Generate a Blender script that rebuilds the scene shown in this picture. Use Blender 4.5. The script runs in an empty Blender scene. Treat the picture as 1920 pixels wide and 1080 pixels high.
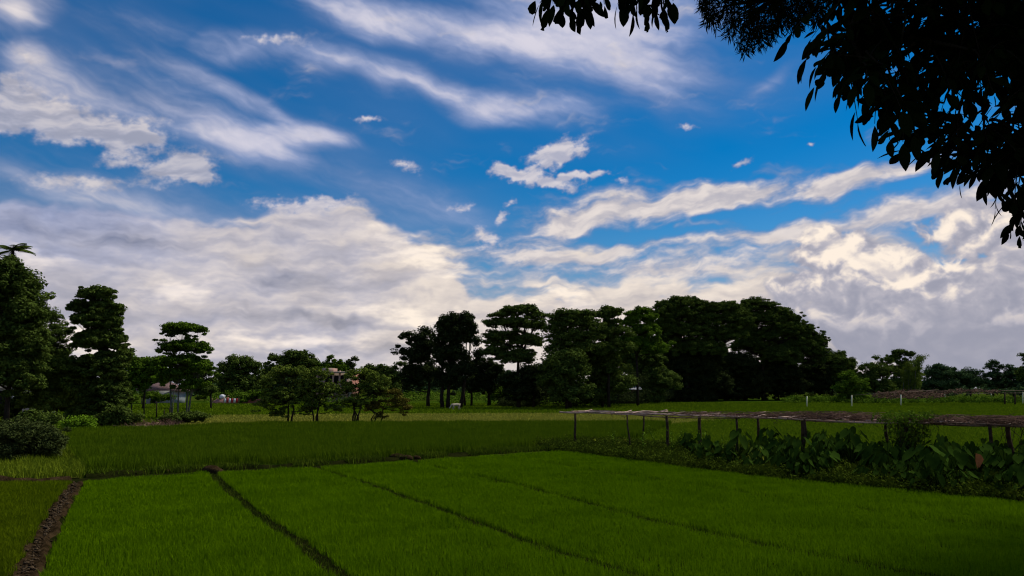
import bpy, math, random
import numpy as np
from mathutils import Vector, Matrix

# ------------------------------------------------------------------ camera
S = bpy.context.scene
COL = S.collection
FPX = 1450.0                      # focal length in pixels of a 1920 wide picture
EYE = 2.2
PITCH = math.atan(188.0 / FPX)
cd = bpy.data.cameras.new('camera'); cam = bpy.data.objects.new('camera', cd); COL.objects.link(cam)
cd.sensor_width = 36; cd.lens = FPX / 1920 * 36; cd.clip_start = 0.05; cd.clip_end = 6000
cam.location = (0, 0, EYE); cam.rotation_euler = (math.pi / 2 + PITCH, 0, 0)
S.camera = cam
SP, CP = math.sin(PITCH), math.cos(PITCH)

def ray(px, py):
    a = (px - 960) / FPX; b = -(py - 540) / FPX
    return Vector((a, CP - b * SP, SP + b * CP))
def at(px, py, z=0.0):            # point of the ground (height z) seen at that pixel
    d = ray(px, py); t = (z - EYE) / d.z
    return Vector((d.x * t, d.y * t, z))
def pt(px, py, Y):                # point at distance Y seen at that pixel
    d = ray(px, py); t = Y / d.y
    return Vector((d.x * t, Y, EYE + d.z * t))
def azel(px, py):
    d = ray(px, py).normalized()
    return math.degrees(math.atan2(d.x, d.y)), math.degrees(math.asin(d.z))

SKY_SAT, SKY_VAL, SKY_HUE = 1.60, 0.85, 0.502
S.cycles.filter_width = 1.15
# ------------------------------------------------------------------ sun, exposure
SUN_EL, SUN_AZ = math.radians(50), math.radians(62)      # azimuth measured from +Y towards +X
sl = bpy.data.lights.new('sun', 'SUN'); sun = bpy.data.objects.new('sun', sl); COL.objects.link(sun)
sl.energy = 3.4; sl.angle = math.radians(10); sl.color = (1.0, 0.93, 0.82)
sd = Vector((math.cos(SUN_EL) * math.sin(SUN_AZ), math.cos(SUN_EL) * math.cos(SUN_AZ), math.sin(SUN_EL)))
sun.rotation_euler = sd.to_track_quat('Z', 'Y').to_euler()
S.view_settings.view_transform = 'Standard'; S.view_settings.look = 'None'
S.view_settings.exposure = 0.0; S.view_settings.gamma = 1.0; S.view_settings.use_curve_mapping = False


# ------------------------------------------------------------------ sky
# Clear air is the Sky Texture. The cloud field is computed here from fractal noise over azimuth and
# elevation (a map on the sky sphere, mirrored round the rest of the horizon) and only says how much
# cloud there is, how bright it is and how warm; the nodes below mix it over the Sky Texture.
AZ0, AZ1, EL0, EL1 = -42.0, 42.0, -3.0, 42.0
NW, NH = 1792, 960
_az, _el = np.meshgrid(np.linspace(AZ0, AZ1, NW, dtype=np.float32), np.linspace(EL0, EL1, NH, dtype=np.float32))
def lattice(seed):
    r = np.random.RandomState(seed); a = r.rand(256, 256).astype(np.float32) * 2 * np.pi
    return np.cos(a), np.sin(a)
def perlin(x, y, seed):
    gx, gy = lattice(seed); fx = np.floor(x); fy = np.floor(y); x0 = fx.astype(np.int32) & 255; y0 = fy.astype(np.int32) & 255
    u = x - fx; v = y - fy; x1 = (x0 + 1) & 255; y1 = (y0 + 1) & 255
    d = lambda i, j, a, b: gx[j, i] * a + gy[j, i] * b
    su = u * u * u * (u * (u * 6 - 15) + 10); sv = v * v * v * (v * (v * 6 - 15) + 10)
    n0 = d(x0, y0, u, v); n0 = n0 + su * (d(x1, y0, u - 1, v) - n0)
    n1 = d(x0, y1, u, v - 1); n1 = n1 + su * (d(x1, y1, u - 1, v - 1) - n1)
    return n0 + sv * (n1 - n0)
def fbm(x, y, scale, oct_=4, rough=0.55, seed=0):          # about -1..1, roughly +-0.5
    a = 1.0; t = 0.0; r = 0.0; x = x * scale; y = y * scale
    for k in range(oct_):
        r = r + a * perlin(x + 17.3 * k, y + 9.1 * k, seed + k); t += a; a *= rough; x = x * 2.03; y = y * 2.03
    return r / t * 1.6
def rot(x, y, deg, sx, sy):                                 # coordinates along / across a direction, divided by a scale
    c, q = math.cos(math.radians(deg)), math.sin(math.radians(deg))
    return (x * c + y * q) / sx, (-x * q + y * c) / sy
def sst(v, lo, hi, a=0.0, b=1.0):
    t = np.clip((v - lo) / (hi - lo), 0, 1); return a + (b - a) * t * t * (3 - 2 * t)
def warp(scale, amt, seed, o=3):
    return _az + amt * fbm(_az, _el, scale, o, 0.6, seed), _el + amt * 0.8 * fbm(_az, _el, scale, o, 0.6, seed + 50)
def union(P, L_, op='ADD'):
    """soft elongated patches of cloud, each fixed at one direction of the sky"""
    X, Y = P; r = np.zeros_like(_az)
    for (px, py, hl, hw, ang, s) in L_:
        a0, e0 = azel(px, py); c, q = math.cos(math.radians(ang)), math.sin(math.radians(ang))
        a1, e1 = azel(px + c, py + q); a2, e2 = azel(px - q, py + c)
        la = math.hypot(a1 - a0, e1 - e0) * hl; lb = math.hypot(a2 - a0, e2 - e0) * hw; th = math.atan2(e1 - e0, a1 - a0)
        c, q = math.cos(th), math.sin(th); dx = X - a0; dy = Y - e0
        k = s * np.clip(1 - np.sqrt(((dx * c + dy * q) / la) ** 2 + ((-dx * q + dy * c) / lb) ** 2), 0, 1)
        r = np.maximum(r, k) if op == 'MAX' else r + k
    return r
cov = np.zeros_like(_az); bri = np.zeros_like(_az); wrm = np.zeros_like(_az)
def lay(d, b, w):                                           # put one layer of cloud over what is there
    global cov, bri, wrm
    bri = bri * (1 - d) + b * d; wrm = wrm * (1 - d) + w * d; cov = cov + d - cov * d

# high cirrus: long fibres that run down to the right
Pw = warp(0.10, 1.7, 3)
cir = union(Pw, [
    (735, 38, 330, 62, 14, 1.25), (1130, 30, 330, 190, 6, 1.35), (1180, 110, 230, 80, 12, .8), (1230, 150, 190, 60, 6, 0.55), (1010, 215, 240, 42, 2, 0.75),
    (760, 158, 280, 48, 17, 0.95), (930, 190, 240, 60, 10, 0.75), (620, 110, 200, 40, 14, 0.5), (460, 92, 120, 48, -10, 0.75),
    (450, 178, 330, 26, 20, 1.0), (600, 236, 110, 22, 12, .7), (250, 60, 420, 60, 14, 0.45), (900, 60, 500, 90, 10, 0.4),
    (330, 215, 340, 95, 15, 1.1), (70, 165, 190, 80, 20, 0.95), (575, 250, 120, 26, 3, 0.95), (480, 262, 140, 40, 14, 0.8),
    (10, 15, 130, 60, 0, 1.2), (45, 95, 110, 50, 15, 0.7), (100, 330, 330, 90, 8, 0.6), (330, 390, 520, 70, 5, 0.55),
    (650, 330, 420, 90, 18, 0.42), (1260, 195, 160, 36, 18, 0.6), (830, 395, 300, 60, 25, 0.4), (1440, 150, 80, 24, -38, 0.8)])
fx, fy = rot(*warp(0.3, 0.9, 9), -15, 6.0, 1.0)
sN = fbm(fx, fy, 0.5, 5, 0.55, 11)
gx_, gy_ = rot(*warp(0.6, 0.8, 14), -11, 2.6, 1.0); sM = fbm(gx_, gy_, 1.1, 4, 0.6, 19)
veil = union(Pw, [(200, 120, 800, 330, 12, .62), (1050, 110, 560, 240, 6, .75), (700, 330, 560, 150, 14, .5), (120, 380, 480, 140, 4, .9), (1500, 120, 500, 160, -20, .16), (500, 420, 500, 90, 3, .5)])
d = np.clip(veil, 0, 1) * (0.42 + 0.55 * fbm(*rot(*Pw, -13, 4.0, 1.0), 0.22, 4, 0.5, 15))
lay(np.clip(d, 0, 0.62), 0.42 + 0.35 * sN, sst(_az, -14, -30, 0.1, 0.5) + sst(_el, 16, 6, 0, 0.3))
w_ = np.clip(cir * 2.5, 0, 1); d = sst(cir * 1.10 + (sN * 0.62 + sM * 0.10) * w_, 0.0, 1.75, 0, 0.92)
lay(d, np.clip(0.74 + 0.36 * sN + 0.15 * sM + 0.10 * sst(_el, 15, 28), 0, 1), sst(_az, -18, -30, 0.15, 0.6) + sst(_el, 16, 6, 0, 0.3))
# bands on the right, shreds, puffs on the left
Pb = warp(0.24, 1.0, 21, 3); bx, by = rot(*Pb, 8, 3.8, 1.0)
bN = fbm(bx, by, 0.8, 5, 0.62, 31); bN2 = fbm(bx - 0.14, by + 0.55, 0.8, 5, 0.62, 31)
hx, hy = rot(_az, _el, 9, 1.7, 1.0); fN = fbm(hx, hy, 1.5, 5, 0.66, 41)
shade1 = sst(bN - bN2, -0.35, 0.4)
band = union(Pb, [
    (1200, 385, 260, 52, -6, 1.5), (1060, 425, 130, 40, -10, 1.3), (1400, 365, 260, 34, -9, 1.2), (1600, 345, 210, 34, -16, 1.4), (1730, 300, 120, 30, -20, 1.0),
    (1300, 455, 330, 22, -6, 1.0), (1250, 510, 360, 42, -3, 1.25), (1500, 440, 260, 32, -12, 1.15), (1760, 390, 240, 60, -8, 1.35), (1000, 480, 200, 34, 0, 1.2),
    (1100, 480, 160, 14, -8, .9), (1880, 330, 120, 40, -15, 1.0)])
lay(sst(band + (bN * 0.8 + fN * 0.22) * np.clip(band * 3, 0, 1), 0.10, 1.25, 0, 0.95), 0.56 + 0.30 * shade1 + 0.1 * fN, np.full_like(_az, 0.85))
Ps = warp(0.5, 0.8, 33, 4)
shred = union(Ps, [
    (1050, 285, 88, 34, -22, 1.7), (1010, 338, 120, 24, 7, 1.5), (1100, 328, 80, 13, -3, 1.3), (945, 318, 50, 16, 8, 1.2),
    (760, 310, 50, 22, 15, 0.95), (1285, 237, 32, 11, 5, 0.9), (1392, 304, 34, 13, -28, 1.0), (945, 408, 28, 15, -50, 1.2), (957, 382, 18, 12, 0, 0.9),
    (1523, 264, 9, 8, 0, 1.3), (865, 388, 42, 13, 0, 0.9), (912, 448, 50, 28, 20, 1.2), (690, 225, 60, 10, 2, 0.9), (1160, 342, 26, 9, 0, 0.7),
    (575, 388, 150, 26, 3, 1.4), (640, 372, 50, 14, 0, 0.9), (520, 75, 110, 14, 3, 0.9)])
lay(sst(shred + fN * 0.7 * np.clip(shred * 3, 0, 1), 0.2, 1.05, 0, 0.92), 0.55 + 0.32 * shade1, np.full_like(_az, 0.6))
puff = union(Ps, [(335, 312, 110, 48, -8, 1.6), (385, 328, 50, 26, 20, 1.1), (225, 300, 70, 22, 0, 1.3), (150, 345, 170, 26, 3, 1.1),
    (150, 238, 250, 50, 4, 1.6), (40, 205, 130, 50, 0, 1.3), (240, 262, 80, 36, 0, 1.1), (30, 160, 70, 40, 0, 1.1), (50, 100, 60, 26, 30, 1.0)])
lay(sst(puff + fN * 0.7 * np.clip(puff * 3, 0, 1), 0.2, 1.1, 0, 0.8), 0.42 + 0.42 * shade1, np.full_like(_az, 0.8))
# the low bank down to the horizon
Pk = warp(0.22, 1.3, 47, 4); kx, ky = rot(*Pk, 3, 3.2, 1.0)
kN = fbm(kx, ky, 0.55, 6, 0.52, 61); kN2 = fbm(kx - 0.08, ky + 0.5, 0.55, 6, 0.52, 61)
qx, qy = rot(_az, _el, 0, 3.6, 1.0); kF = fbm(qx, qy, 1.4, 5, 0.6, 71); big = fbm(qx, qy, 0.3, 3, 0.5, 81); kH = fbm(*rot(*Pk, 1, 7.0, 1.0), 1.1, 5, 0.55, 75)
mk = 1.5 * sst(_el, 8.0, 3.5) + 0.75 * sst(_el, 13, 7) * sst(_az, -6, 6) + 1.1 * sst(_el, 13, 8) * sst(_az, 0, -9) + union(Pk, [(60, 470, 520, 110, 3, 1.1), (400, 485, 460, 90, 4, 1.1), (700, 480, 300, 90, 18, 1.2), (620, 430, 150, 50, 12, 0.8)])
lit = union(Pk, [(330, 545, 110, 26, -6, 1.3), (770, 590, 180, 26, 4, .9), (560, 640, 300, 30, 0, 0.7), (800, 480, 150, 50, 15, 0.9), (60, 480, 140, 30, 5, .7), (1050, 560, 90, 34, 0, .9), (160, 640, 120, 60, 0, 1.2)])
dim = union(Pk, [(560, 530, 150, 40, 0, 1.2), (640, 605, 190, 18, 4, 1.1), (200, 445, 300, 40, 6, 0.8), (450, 590, 120, 20, 3, .8), (620, 650, 110, 24, -16, .8), (740, 660, 200, 30, -8, .5), (1380, 640, 200, 50, 0, .6)])
kb = 0.54 + 0.14 * sst(_az, -14, -4) + 0.24 * (sst(kN - kN2, -0.5, 0.5) - 0.5) - 0.16 * kF - 0.14 * kH - 0.12 * big + 0.42 * sst(lit - kF * 0.5, 0.1, 1.1) - 0.24 * sst(dim + kH * 0.5, 0.15, 1.2)
lay(sst(mk + kN * 0.9, 0.15, 1.0), np.clip(kb - 0.22 * sst(_az, -21, -30) * sst(_el, 6, 13) - 0.14 * sst(_az, 14, 24), 0.08, 1), np.clip(0.75 + 0.3 * kN + 0.25 * sst(_az, -14, -4) - 0.6 * sst(_az, -20, -29) * sst(_el, 6, 12), 0, 1))
# heaped cumulus: bright heads, grey bases
Pc = warp(0.30, 0.8, 91, 3)
def billow(X, Y):
    r = 0; a = 1; t = 0; s = 0.36
    for k in range(6):
        r = r + a * (1 - 2.2 * np.abs(perlin(X * s + 5 * k, Y * s * 1.3, 101 + k))); t += a; a *= 0.52; s *= 2.05
    return r / t
v0 = billow(*Pc); v1 = billow(Pc[0] - 0.40, Pc[1] + 0.8)
cum = union(Pc, [(1600, 490, 150, 80, 12, 1.5), (1510, 545, 90, 60, 0, 1.1), (1720, 545, 190, 80, 10, 1.4), (1870, 560, 190, 110, 0, 1.5), (1650, 600, 260, 90, 0, 1.4), (1880, 430, 220, 90, 0, 1.1), (1780, 650, 330, 70, 0, 1.3)], 'MAX')
shc = sst(v0 - v1 + 0.15 * fN, -0.5, 0.55)
heads = union(Pc, [(1580, 465, 190, 62, 22, 1.3), (1700, 520, 150, 40, 15, .9), (1500, 520, 100, 50, 0, .7), (1790, 500, 70, 30, 0, .9), (1890, 590, 90, 40, -20, .8), (1650, 610, 120, 34, 10, .8), (1850, 430, 180, 50, 0, 0.7), (1540, 600, 80, 40, 0, .6)])
cb = 0.26 + 0.34 * shc + 0.52 * sst(heads + 0.95 * (shc - 0.5), 0.1, 1.15)
cb = cb * (1 - sst(_el, 7, 2.5, 0, 0.85)) + 0.24 * sst(_el, 7, 2.5, 0, 0.85)
lay(sst(cum + (v0 - 0.5) * 0.9 * np.clip(cum * 3, 0, 1), 0.2, 0.55), np.clip(cb, 0, 1), np.clip(0.5 + 0.5 * cb, 0, 1))
d = sst(_el, 1.5, -0.5, 0, 0.6); lay(d, np.full_like(_az, 0.45), np.full_like(_az, 0.4))

img = bpy.data.images.new('cloud_field', NW, NH, alpha=False, float_buffer=True)
img.colorspace_settings.name = 'Non-Color'
_px = np.ones((NH, NW, 4), np.float32); _k = np.maximum(cov, 1e-3)
_px[..., 0] = cov; _px[..., 1] = bri; _px[..., 2] = wrm
img.pixels.foreach_set(_px.ravel()); img.update()

W = bpy.data.worlds.new('World'); S.world = W; W.use_nodes = True
nt = W.node_tree; nt.nodes.clear()
class NG:                                                   # small helper to write node graphs
    def __init__(s, nt): s.nt = nt
    def n(s, t, **k):
        m = s.nt.nodes.new(t)
        for a, b in k.items(): setattr(m, a, b)
        return m
    def i(s, m, i, v):
        if v is None: return
        if hasattr(v, 'is_output'): s.nt.links.new(v, m.inputs[i])
        else: m.inputs[i].default_value = v
    def m(s, op, a, b=None, c=None, clamp=False):
        q = s.n('ShaderNodeMath', operation=op, use_clamp=clamp); s.i(q, 0, a); s.i(q, 1, b); s.i(q, 2, c); return q.outputs[0]
    def mr(s, v, lo, hi, a=0.0, b=1.0, smooth=True):
        q = s.n('ShaderNodeMapRange', interpolation_type='SMOOTHSTEP' if smooth else 'LINEAR')
        for k, x in enumerate((v, lo, hi, a, b)): s.i(q, k, x)
        return q.outputs[0]
    def mix(s, f, a, b):
        q = s.n('ShaderNodeMix', data_type='RGBA'); s.i(q, 0, f); s.i(q, 6, a); s.i(q, 7, b); return q.outputs[2]
    def noise(s, v, scale, detail=3, rough=0.55, dist=0.0):
        q = s.n('ShaderNodeTexNoise'); s.i(q, 'Vector', v); q.inputs['Scale'].default_value = scale
        q.inputs['Detail'].default_value = detail; q.inputs['Roughness'].default_value = rough; q.inputs['Distortion'].default_value = dist
        return q.outputs['Fac']
def C8(r, g, b, k=10.0):                                    # display colour -> radiance, times ten for the 0.1 background
    f = lambda c: ((c / 255 + 0.055) / 1.055) ** 2.4 if c > 10 else c / 255 / 12.92
    return (f(r) * k, f(g) * k, f(b) * k, 1.0)
g = NG(nt)
tc = g.n('ShaderNodeTexCoord'); sx = g.n('ShaderNodeSeparateXYZ'); g.i(sx, 0, tc.outputs['Generated'])
az = g.m('MULTIPLY', g.m('ARCTAN2', sx.outputs[0], sx.outputs[1]), 57.2958)
el = g.m('MULTIPLY', g.m('ARCSINE', sx.outputs[2]), 57.2958)
uv = g.n('ShaderNodeCombineXYZ'); g.i(uv, 0, g.mr(az, AZ0, AZ1, 0.0, 1.0, False)); g.i(uv, 1, g.mr(el, EL0, EL1, 0.0, 1.0, False))
for nd in nt.nodes:
    if nd.type == 'MAP_RANGE': nd.clamp = False
im = g.n('ShaderNodeTexImage', image=img, extension='MIRROR', interpolation='Cubic'); g.i(im, 0, uv.outputs[0])
ch = g.n('ShaderNodeSeparateXYZ'); g.i(ch, 0, im.outputs['Color'])
sky = g.n('ShaderNodeTexSky', sky_type='NISHITA', sun_disc=False)
sky.sun_elevation = SUN_EL; sky.sun_rotation = SUN_AZ; sky.altitude = 0; sky.air_density = 1.0; sky.dust_density = 0.3; sky.ozone_density = 3.0
hs = g.n('ShaderNodeHueSaturation'); hs.inputs['Saturation'].default_value = SKY_SAT; hs.inputs['Value'].default_value = SKY_VAL; hs.inputs['Hue'].default_value = SKY_HUE
g.i(hs, 'Color', sky.outputs[0])
cool = g.mix(g.mr(ch.outputs[1], 0.0, 0.5, smooth=False), C8(100, 116, 156), C8(156, 168, 206)); cool = g.mix(g.mr(ch.outputs[1], 0.5, 1.0, smooth=False), cool, C8(222, 218, 232))
warm = g.mix(g.mr(ch.outputs[1], 0.0, 0.5, smooth=False), C8(132, 132, 140), C8(196, 188, 188)); warm = g.mix(g.mr(ch.outputs[1], 0.5, 1.0, smooth=False), warm, C8(255, 240, 224))
col = g.mix(ch.outputs[0], hs.outputs[0], g.mix(ch.outputs[2], cool, warm))
bg = g.n('ShaderNodeBackground'); bg.inputs['Strength'].default_value = 0.1; g.i(bg, 'Color', col)
wo = g.n('ShaderNodeOutputWorld'); g.i(wo, 'Surface', bg.outputs[0])
W.cycles.sampling_method = 'MANUAL'; W.cycles.sample_map_resolution = 512

# ------------------------------------------------------------------ helpers
RN = np.random.RandomState(7); random.seed(7)
def tag(o, label=None, cat=None, group=None, kind=None):
    for k, v in (('label', label), ('category', cat), ('group', group), ('kind', kind)):
        if v: o[k] = v
    return o
def empty(name, loc, label, cat, group=None):
    o = bpy.data.objects.new(name, None); COL.objects.link(o); o.location = loc; o.empty_display_size = 0.2
    return tag(o, label, cat, group)
def mesh(name, V, Q=None, T=None, mat=None, parent=None, tint=None, smooth=False, origin=(0, 0, 0)):
    """one mesh object from vertex, quad and triangle arrays"""
    V = np.asarray(V, np.float32).reshape(-1, 3) - np.asarray(origin, np.float32)
    Q = np.zeros((0, 4), np.int32) if Q is None or len(Q) == 0 else np.asarray(Q, np.int32)
    T = np.zeros((0, 3), np.int32) if T is None or len(T) == 0 else np.asarray(T, np.int32)
    me = bpy.data.meshes.new(name); nq, ntr = len(Q), len(T)
    me.vertices.add(len(V)); me.vertices.foreach_set('co', V.ravel())
    me.loops.add(nq * 4 + ntr * 3); me.loops.foreach_set('vertex_index', np.concatenate([Q.ravel(), T.ravel()]).astype(np.int32))
    me.polygons.add(nq + ntr)
    me.polygons.foreach_set('loop_start', np.concatenate([np.arange(nq) * 4, nq * 4 + np.arange(ntr) * 3]).astype(np.int32))
    if tint is not None:
        a = me.attributes.new('tint', 'FLOAT', 'POINT'); a.data.foreach_set('value', np.asarray(tint, np.float32).ravel())
    me.update(calc_edges=True)
    if smooth: me.polygons.foreach_set('use_smooth', np.ones(nq + ntr, bool))
    o = bpy.data.objects.new(name, me); COL.objects.link(o)
    if mat: me.materials.append(mat)
    if parent is not None: o.parent = parent
    else: o.location = origin
    return o
class MB:                                                  # collects shapes that become ONE mesh
    def __init__(s): s.V = []; s.Q = []; s.T = []; s.n = 0
    def add(s, V, Q=(), T=()):
        s.V.append(np.asarray(V, float).reshape(-1, 3))
        if len(Q): s.Q.append(np.asarray(Q, int) + s.n)
        if len(T): s.T.append(np.asarray(T, int) + s.n)
        s.n += len(s.V[-1])
    def tube(s, pts, rad, n=6, cap=True):
        P_ = np.asarray([tuple(p) for p in pts], float); k = len(P_); R = np.broadcast_to(np.asarray(rad, float), (k,))
        T_ = np.gradient(P_, axis=0); T_ /= np.linalg.norm(T_, axis=1)[:, None] + 1e-9
        ref = np.array([0.0, 0, 1.0]) if abs(T_[0][2]) < 0.9 else np.array([1.0, 0, 0])
        V = []
        for i in range(k):
            a = np.cross(T_[i], ref); a /= np.linalg.norm(a) + 1e-9; b = np.cross(T_[i], a)
            th = np.arange(n) * 2 * np.pi / n
            V.append(P_[i] + R[i] * (np.cos(th)[:, None] * a + np.sin(th)[:, None] * b))
        V = np.concatenate(V); Q = [(i * n + j, i * n + (j + 1) % n, (i + 1) * n + (j + 1) % n, (i + 1) * n + j) for i in range(k - 1) for j in range(n)]
        T3 = []
        if cap:
            V = np.concatenate([V, P_[:1], P_[-1:]]); c0, c1 = k * n, k * n + 1
            T3 = [(c0, (j + 1) % n, j) for j in range(n)] + [(c1, (k - 1) * n + j, (k - 1) * n + (j + 1) % n) for j in range(n)]
        s.add(V, Q, T3)
    def box(s, c, d, rz=0.0, taper=1.0):
        x, y, z = [v / 2 for v in d]; V = np.array([(-x, -y, -z), (x, -y, -z), (x, y, -z), (-x, y, -z), (-x * taper, -y * taper, z), (x * taper, -y * taper, z), (x * taper, y * taper, z), (-x * taper, y * taper, z)])
        q, w = math.cos(rz), math.sin(rz); V = V @ np.array([(q, w, 0), (-w, q, 0), (0, 0, 1)]) + np.array(tuple(c))
        s.add(V, [(0, 3, 2, 1), (4, 5, 6, 7), (0, 1, 5, 4), (1, 2, 6, 5), (2, 3, 7, 6), (3, 0, 4, 7)])
    def ball(s, c, r, nu=10, nv=7):
        V = []; r = np.broadcast_to(np.asarray(r, float), (3,))
        for i in range(nv + 1):
            for j in range(nu):
                a = math.pi * i / nv; b = 2 * math.pi * j / nu
                V.append((math.sin(a) * math.cos(b), math.sin(a) * math.sin(b), math.cos(a)))
        s.add(np.array(V) * r + np.array(tuple(c)), [(i * nu + j, (i + 1) * nu + j, (i + 1) * nu + (j + 1) % nu, i * nu + (j + 1) % nu) for i in range(nv) for j in range(nu)])
    def build(s, name, mat, parent=None, origin=(0, 0, 0), smooth=False, tint=None):
        V = np.concatenate(s.V); Q = np.concatenate(s.Q) if s.Q else None; T = np.concatenate(s.T) if s.T else None
        return mesh(name, V, Q, T, mat, parent, tint, smooth, origin)

# ------------------------------------------------------------------ materials
def mat(name, c1, c2=None, scale=3.0, rough=0.8, spec=0.2, bump=0.0, bscale=20.0, tint=False, trans=0.0, detail=4, c3=None, s3=0.2, coord='Object'):
    """c1..c2 mixed by noise (and by the per-leaf tint), c3 in large worn patches"""
    m = bpy.data.materials.new(name); m.use_nodes = True; t = m.node_tree; t.nodes.clear(); h = NG(t)
    tcn = h.n('ShaderNodeTexCoord'); co = tcn.outputs['Object' if coord == 'World' else coord]
    if coord == 'World':
        co = h.n('ShaderNodeNewGeometry').outputs['Position']
    c2 = c2 or c1
    f = h.mr(h.noise(co, scale, detail, 0.6), 0.3, 0.7)
    if tint:
        at_ = h.n('ShaderNodeAttribute', attribute_name='tint'); f = h.m('ADD', h.m('MULTIPLY', f, 0.5), h.m('MULTIPLY', at_.outputs['Fac'], 0.5), clamp=True)
    col = h.mix(f, (*c1, 1), (*c2, 1))
    if c3: col = h.mix(h.mr(h.noise(co, s3, 3, 0.5), 0.42, 0.68), col, (*c3, 1))
    if spec <= 0.05: b = h.n('ShaderNodeBsdfDiffuse'); h.i(b, 'Color', col)     # dull surfaces: no glaze at grazing angles
    else: b = h.n('ShaderNodeBsdfPrincipled'); h.i(b, 'Base Color', col); b.inputs['Roughness'].default_value = rough; b.inputs['Specular IOR Level'].default_value = spec
    if bump:
        bn = h.n('ShaderNodeBump'); bn.inputs['Strength'].default_value = bump; bn.inputs['Distance'].default_value = 0.05
        h.i(bn, 'Height', h.noise(co, bscale, 5, 0.65)); h.i(b, 'Normal', bn.outputs[0])
    out = h.n('ShaderNodeOutputMaterial'); sh = b.outputs[0]
    if trans:
        tr = h.n('ShaderNodeBsdfTranslucent'); h.i(tr, 'Color', col); mx = h.n('ShaderNodeMixShader'); mx.inputs[0].default_value = trans
        h.i(mx, 1, sh); h.i(mx, 2, tr.outputs[0]); sh = mx.outputs[0]
    h.i(out, 'Surface', sh); return m
M = {}
def leafmat(name, dark, light, trans=0.15, rough=0.7, spec=0.04): M[name] = mat(name, dark, light, 0.9, rough, spec, tint=True, trans=trans, coord='World')
leafmat('leaf_dark', (0.038, 0.062, 0.012), (0.115, 0.165, 0.026))
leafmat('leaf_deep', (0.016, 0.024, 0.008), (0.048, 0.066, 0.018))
leafmat('leaf_mid', (0.045, 0.085, 0.008), (0.13, 0.22, 0.016))
leafmat('leaf_fresh', (0.1, 0.19, 0.01), (0.2, 0.34, 0.02))
leafmat('leaf_olive', (0.0714, 0.1092, 0.0168), (0.1785, 0.2310, 0.0294))
leafmat('leaf_rust', (0.075, 0.06, 0.012), (0.14, 0.13, 0.02))
leafmat('leaf_haze_tint', (0.034, 0.07, 0.026), (0.075, 0.125, 0.04))  # bluer green puts distance haze into the colour of the far leaves
leafmat('leaf_gray', (0.034, 0.048, 0.014), (0.088, 0.112, 0.028))
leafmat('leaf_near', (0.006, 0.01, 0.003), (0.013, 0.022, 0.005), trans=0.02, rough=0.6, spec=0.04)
leafmat('leaf_taro', (0.014, 0.034, 0.004), (0.045, 0.088, 0.01), rough=0.6, spec=0.04)
leafmat('leaf_yellow', (0.1600, 0.2000, 0.0200), (0.3000, 0.3200, 0.0300))
leafmat('seedling', (0.088, 0.172, 0.001), (0.142, 0.255, 0.0015), trans=0.3, rough=0.65, spec=0.02)
leafmat('seedling_dull', (0.085, 0.125, 0.002), (0.125, 0.175, 0.003), trans=0.3, rough=0.65, spec=0.02)
leafmat('rice', (0.062, 0.11, 0.003), (0.102, 0.158, 0.005), trans=0.25, rough=0.65, spec=0.02)
leafmat('grass_olive', (0.24, 0.25, 0.03), (0.33, 0.32, 0.05), trans=0.25, rough=0.7, spec=0.02)
leafmat('grass_green', (0.08, 0.138, 0.004), (0.135, 0.2, 0.007), trans=0.25, rough=0.7, spec=0.02)
leafmat('weed', (0.075, 0.115, 0.006), (0.19, 0.24, 0.014), trans=0.25)
leafmat('weed_bank', (.040, .072, .004), (.105, .150, .010))
leafmat('weed_dark', (0.026, 0.046, 0.004), (0.085, 0.12, 0.01))
leafmat('dry_weed', (0.1080, 0.0840, 0.0312), (0.2040, 0.1560, 0.0600), trans=0.1)
M['bark'] = mat('bark', (0.022, 0.017, 0.012), (0.045, 0.036, 0.027), 6, 0.9, 0.05, 0.6, 30)
M['bark_pale'] = mat('bark_pale', (0.10, 0.095, 0.080), (0.17, 0.16, 0.135), 5, 0.9, 0.1, 0.4, 25)
M['ground'] = mat('ground', (0.030, 0.052, 0.004), (0.048, 0.080, 0.006), 0.35, 0.95, 0.05, 0.4, 8, c3=(0.05, 0.062, 0.008), s3=0.05, coord='World')
M['field_a'] = mat('field_a', (0.016, 0.040, 0.002), (0.028, 0.066, 0.003), 0.5, 0.95, 0.05, 0.5, 10, coord='World')
M['field_b'] = mat('field_b', (0.055, 0.066, 0.007), (0.085, 0.092, 0.012), 0.25, 0.95, 0.05, 0.5, 6, c3=(0.075, 0.075, 0.012), s3=0.06, coord='World')
M['field_c'] = mat('field_c', (0.026, 0.055, 0.003), (0.042, 0.080, 0.004), 0.2, 0.95, 0.05, 0.5, 6, c3=(0.042, 0.065, 0.005), s3=0.04, coord='World')
M['bed_soil'] = mat('bed_soil', (0.007, 0.010, 0.002), (0.016, 0.018, 0.004), 2.0, 0.95, 0.05, 0.6, 12, coord='World')
M['mud'] = mat('mud', (0.018, 0.012, 0.005), (0.060, 0.038, 0.018), 5.0, 0.9, 0.05, 1.0, 18, coord='World')
M['clod'] = mat('clod', (0.020, 0.012, 0.006), (0.11, 0.078, 0.045), 14.0, 0.9, 0.05, 0.7, 25, coord='World')
M['dirt'] = mat('dirt', (0.16, 0.105, 0.060), (0.26, 0.18, 0.11), 1.0, 0.95, 0.05, 0.4, 8, coord='World')
M['cane'] = mat('cane', (0.34, 0.20, 0.14), (0.66, 0.45, 0.34), 3.0, 0.65, 0.3, 0.3, 30)
M['cane_dark'] = mat('cane_dark', (0.11, 0.07, 0.045), (0.22, 0.15, 0.10), 3.0, 0.75, 0.2, 0.3, 30)
M['post'] = mat('post', (0.030, 0.022, 0.015), (0.085, 0.060, 0.040), 7.0, 0.85, 0.05, 0.5, 30)
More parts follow.
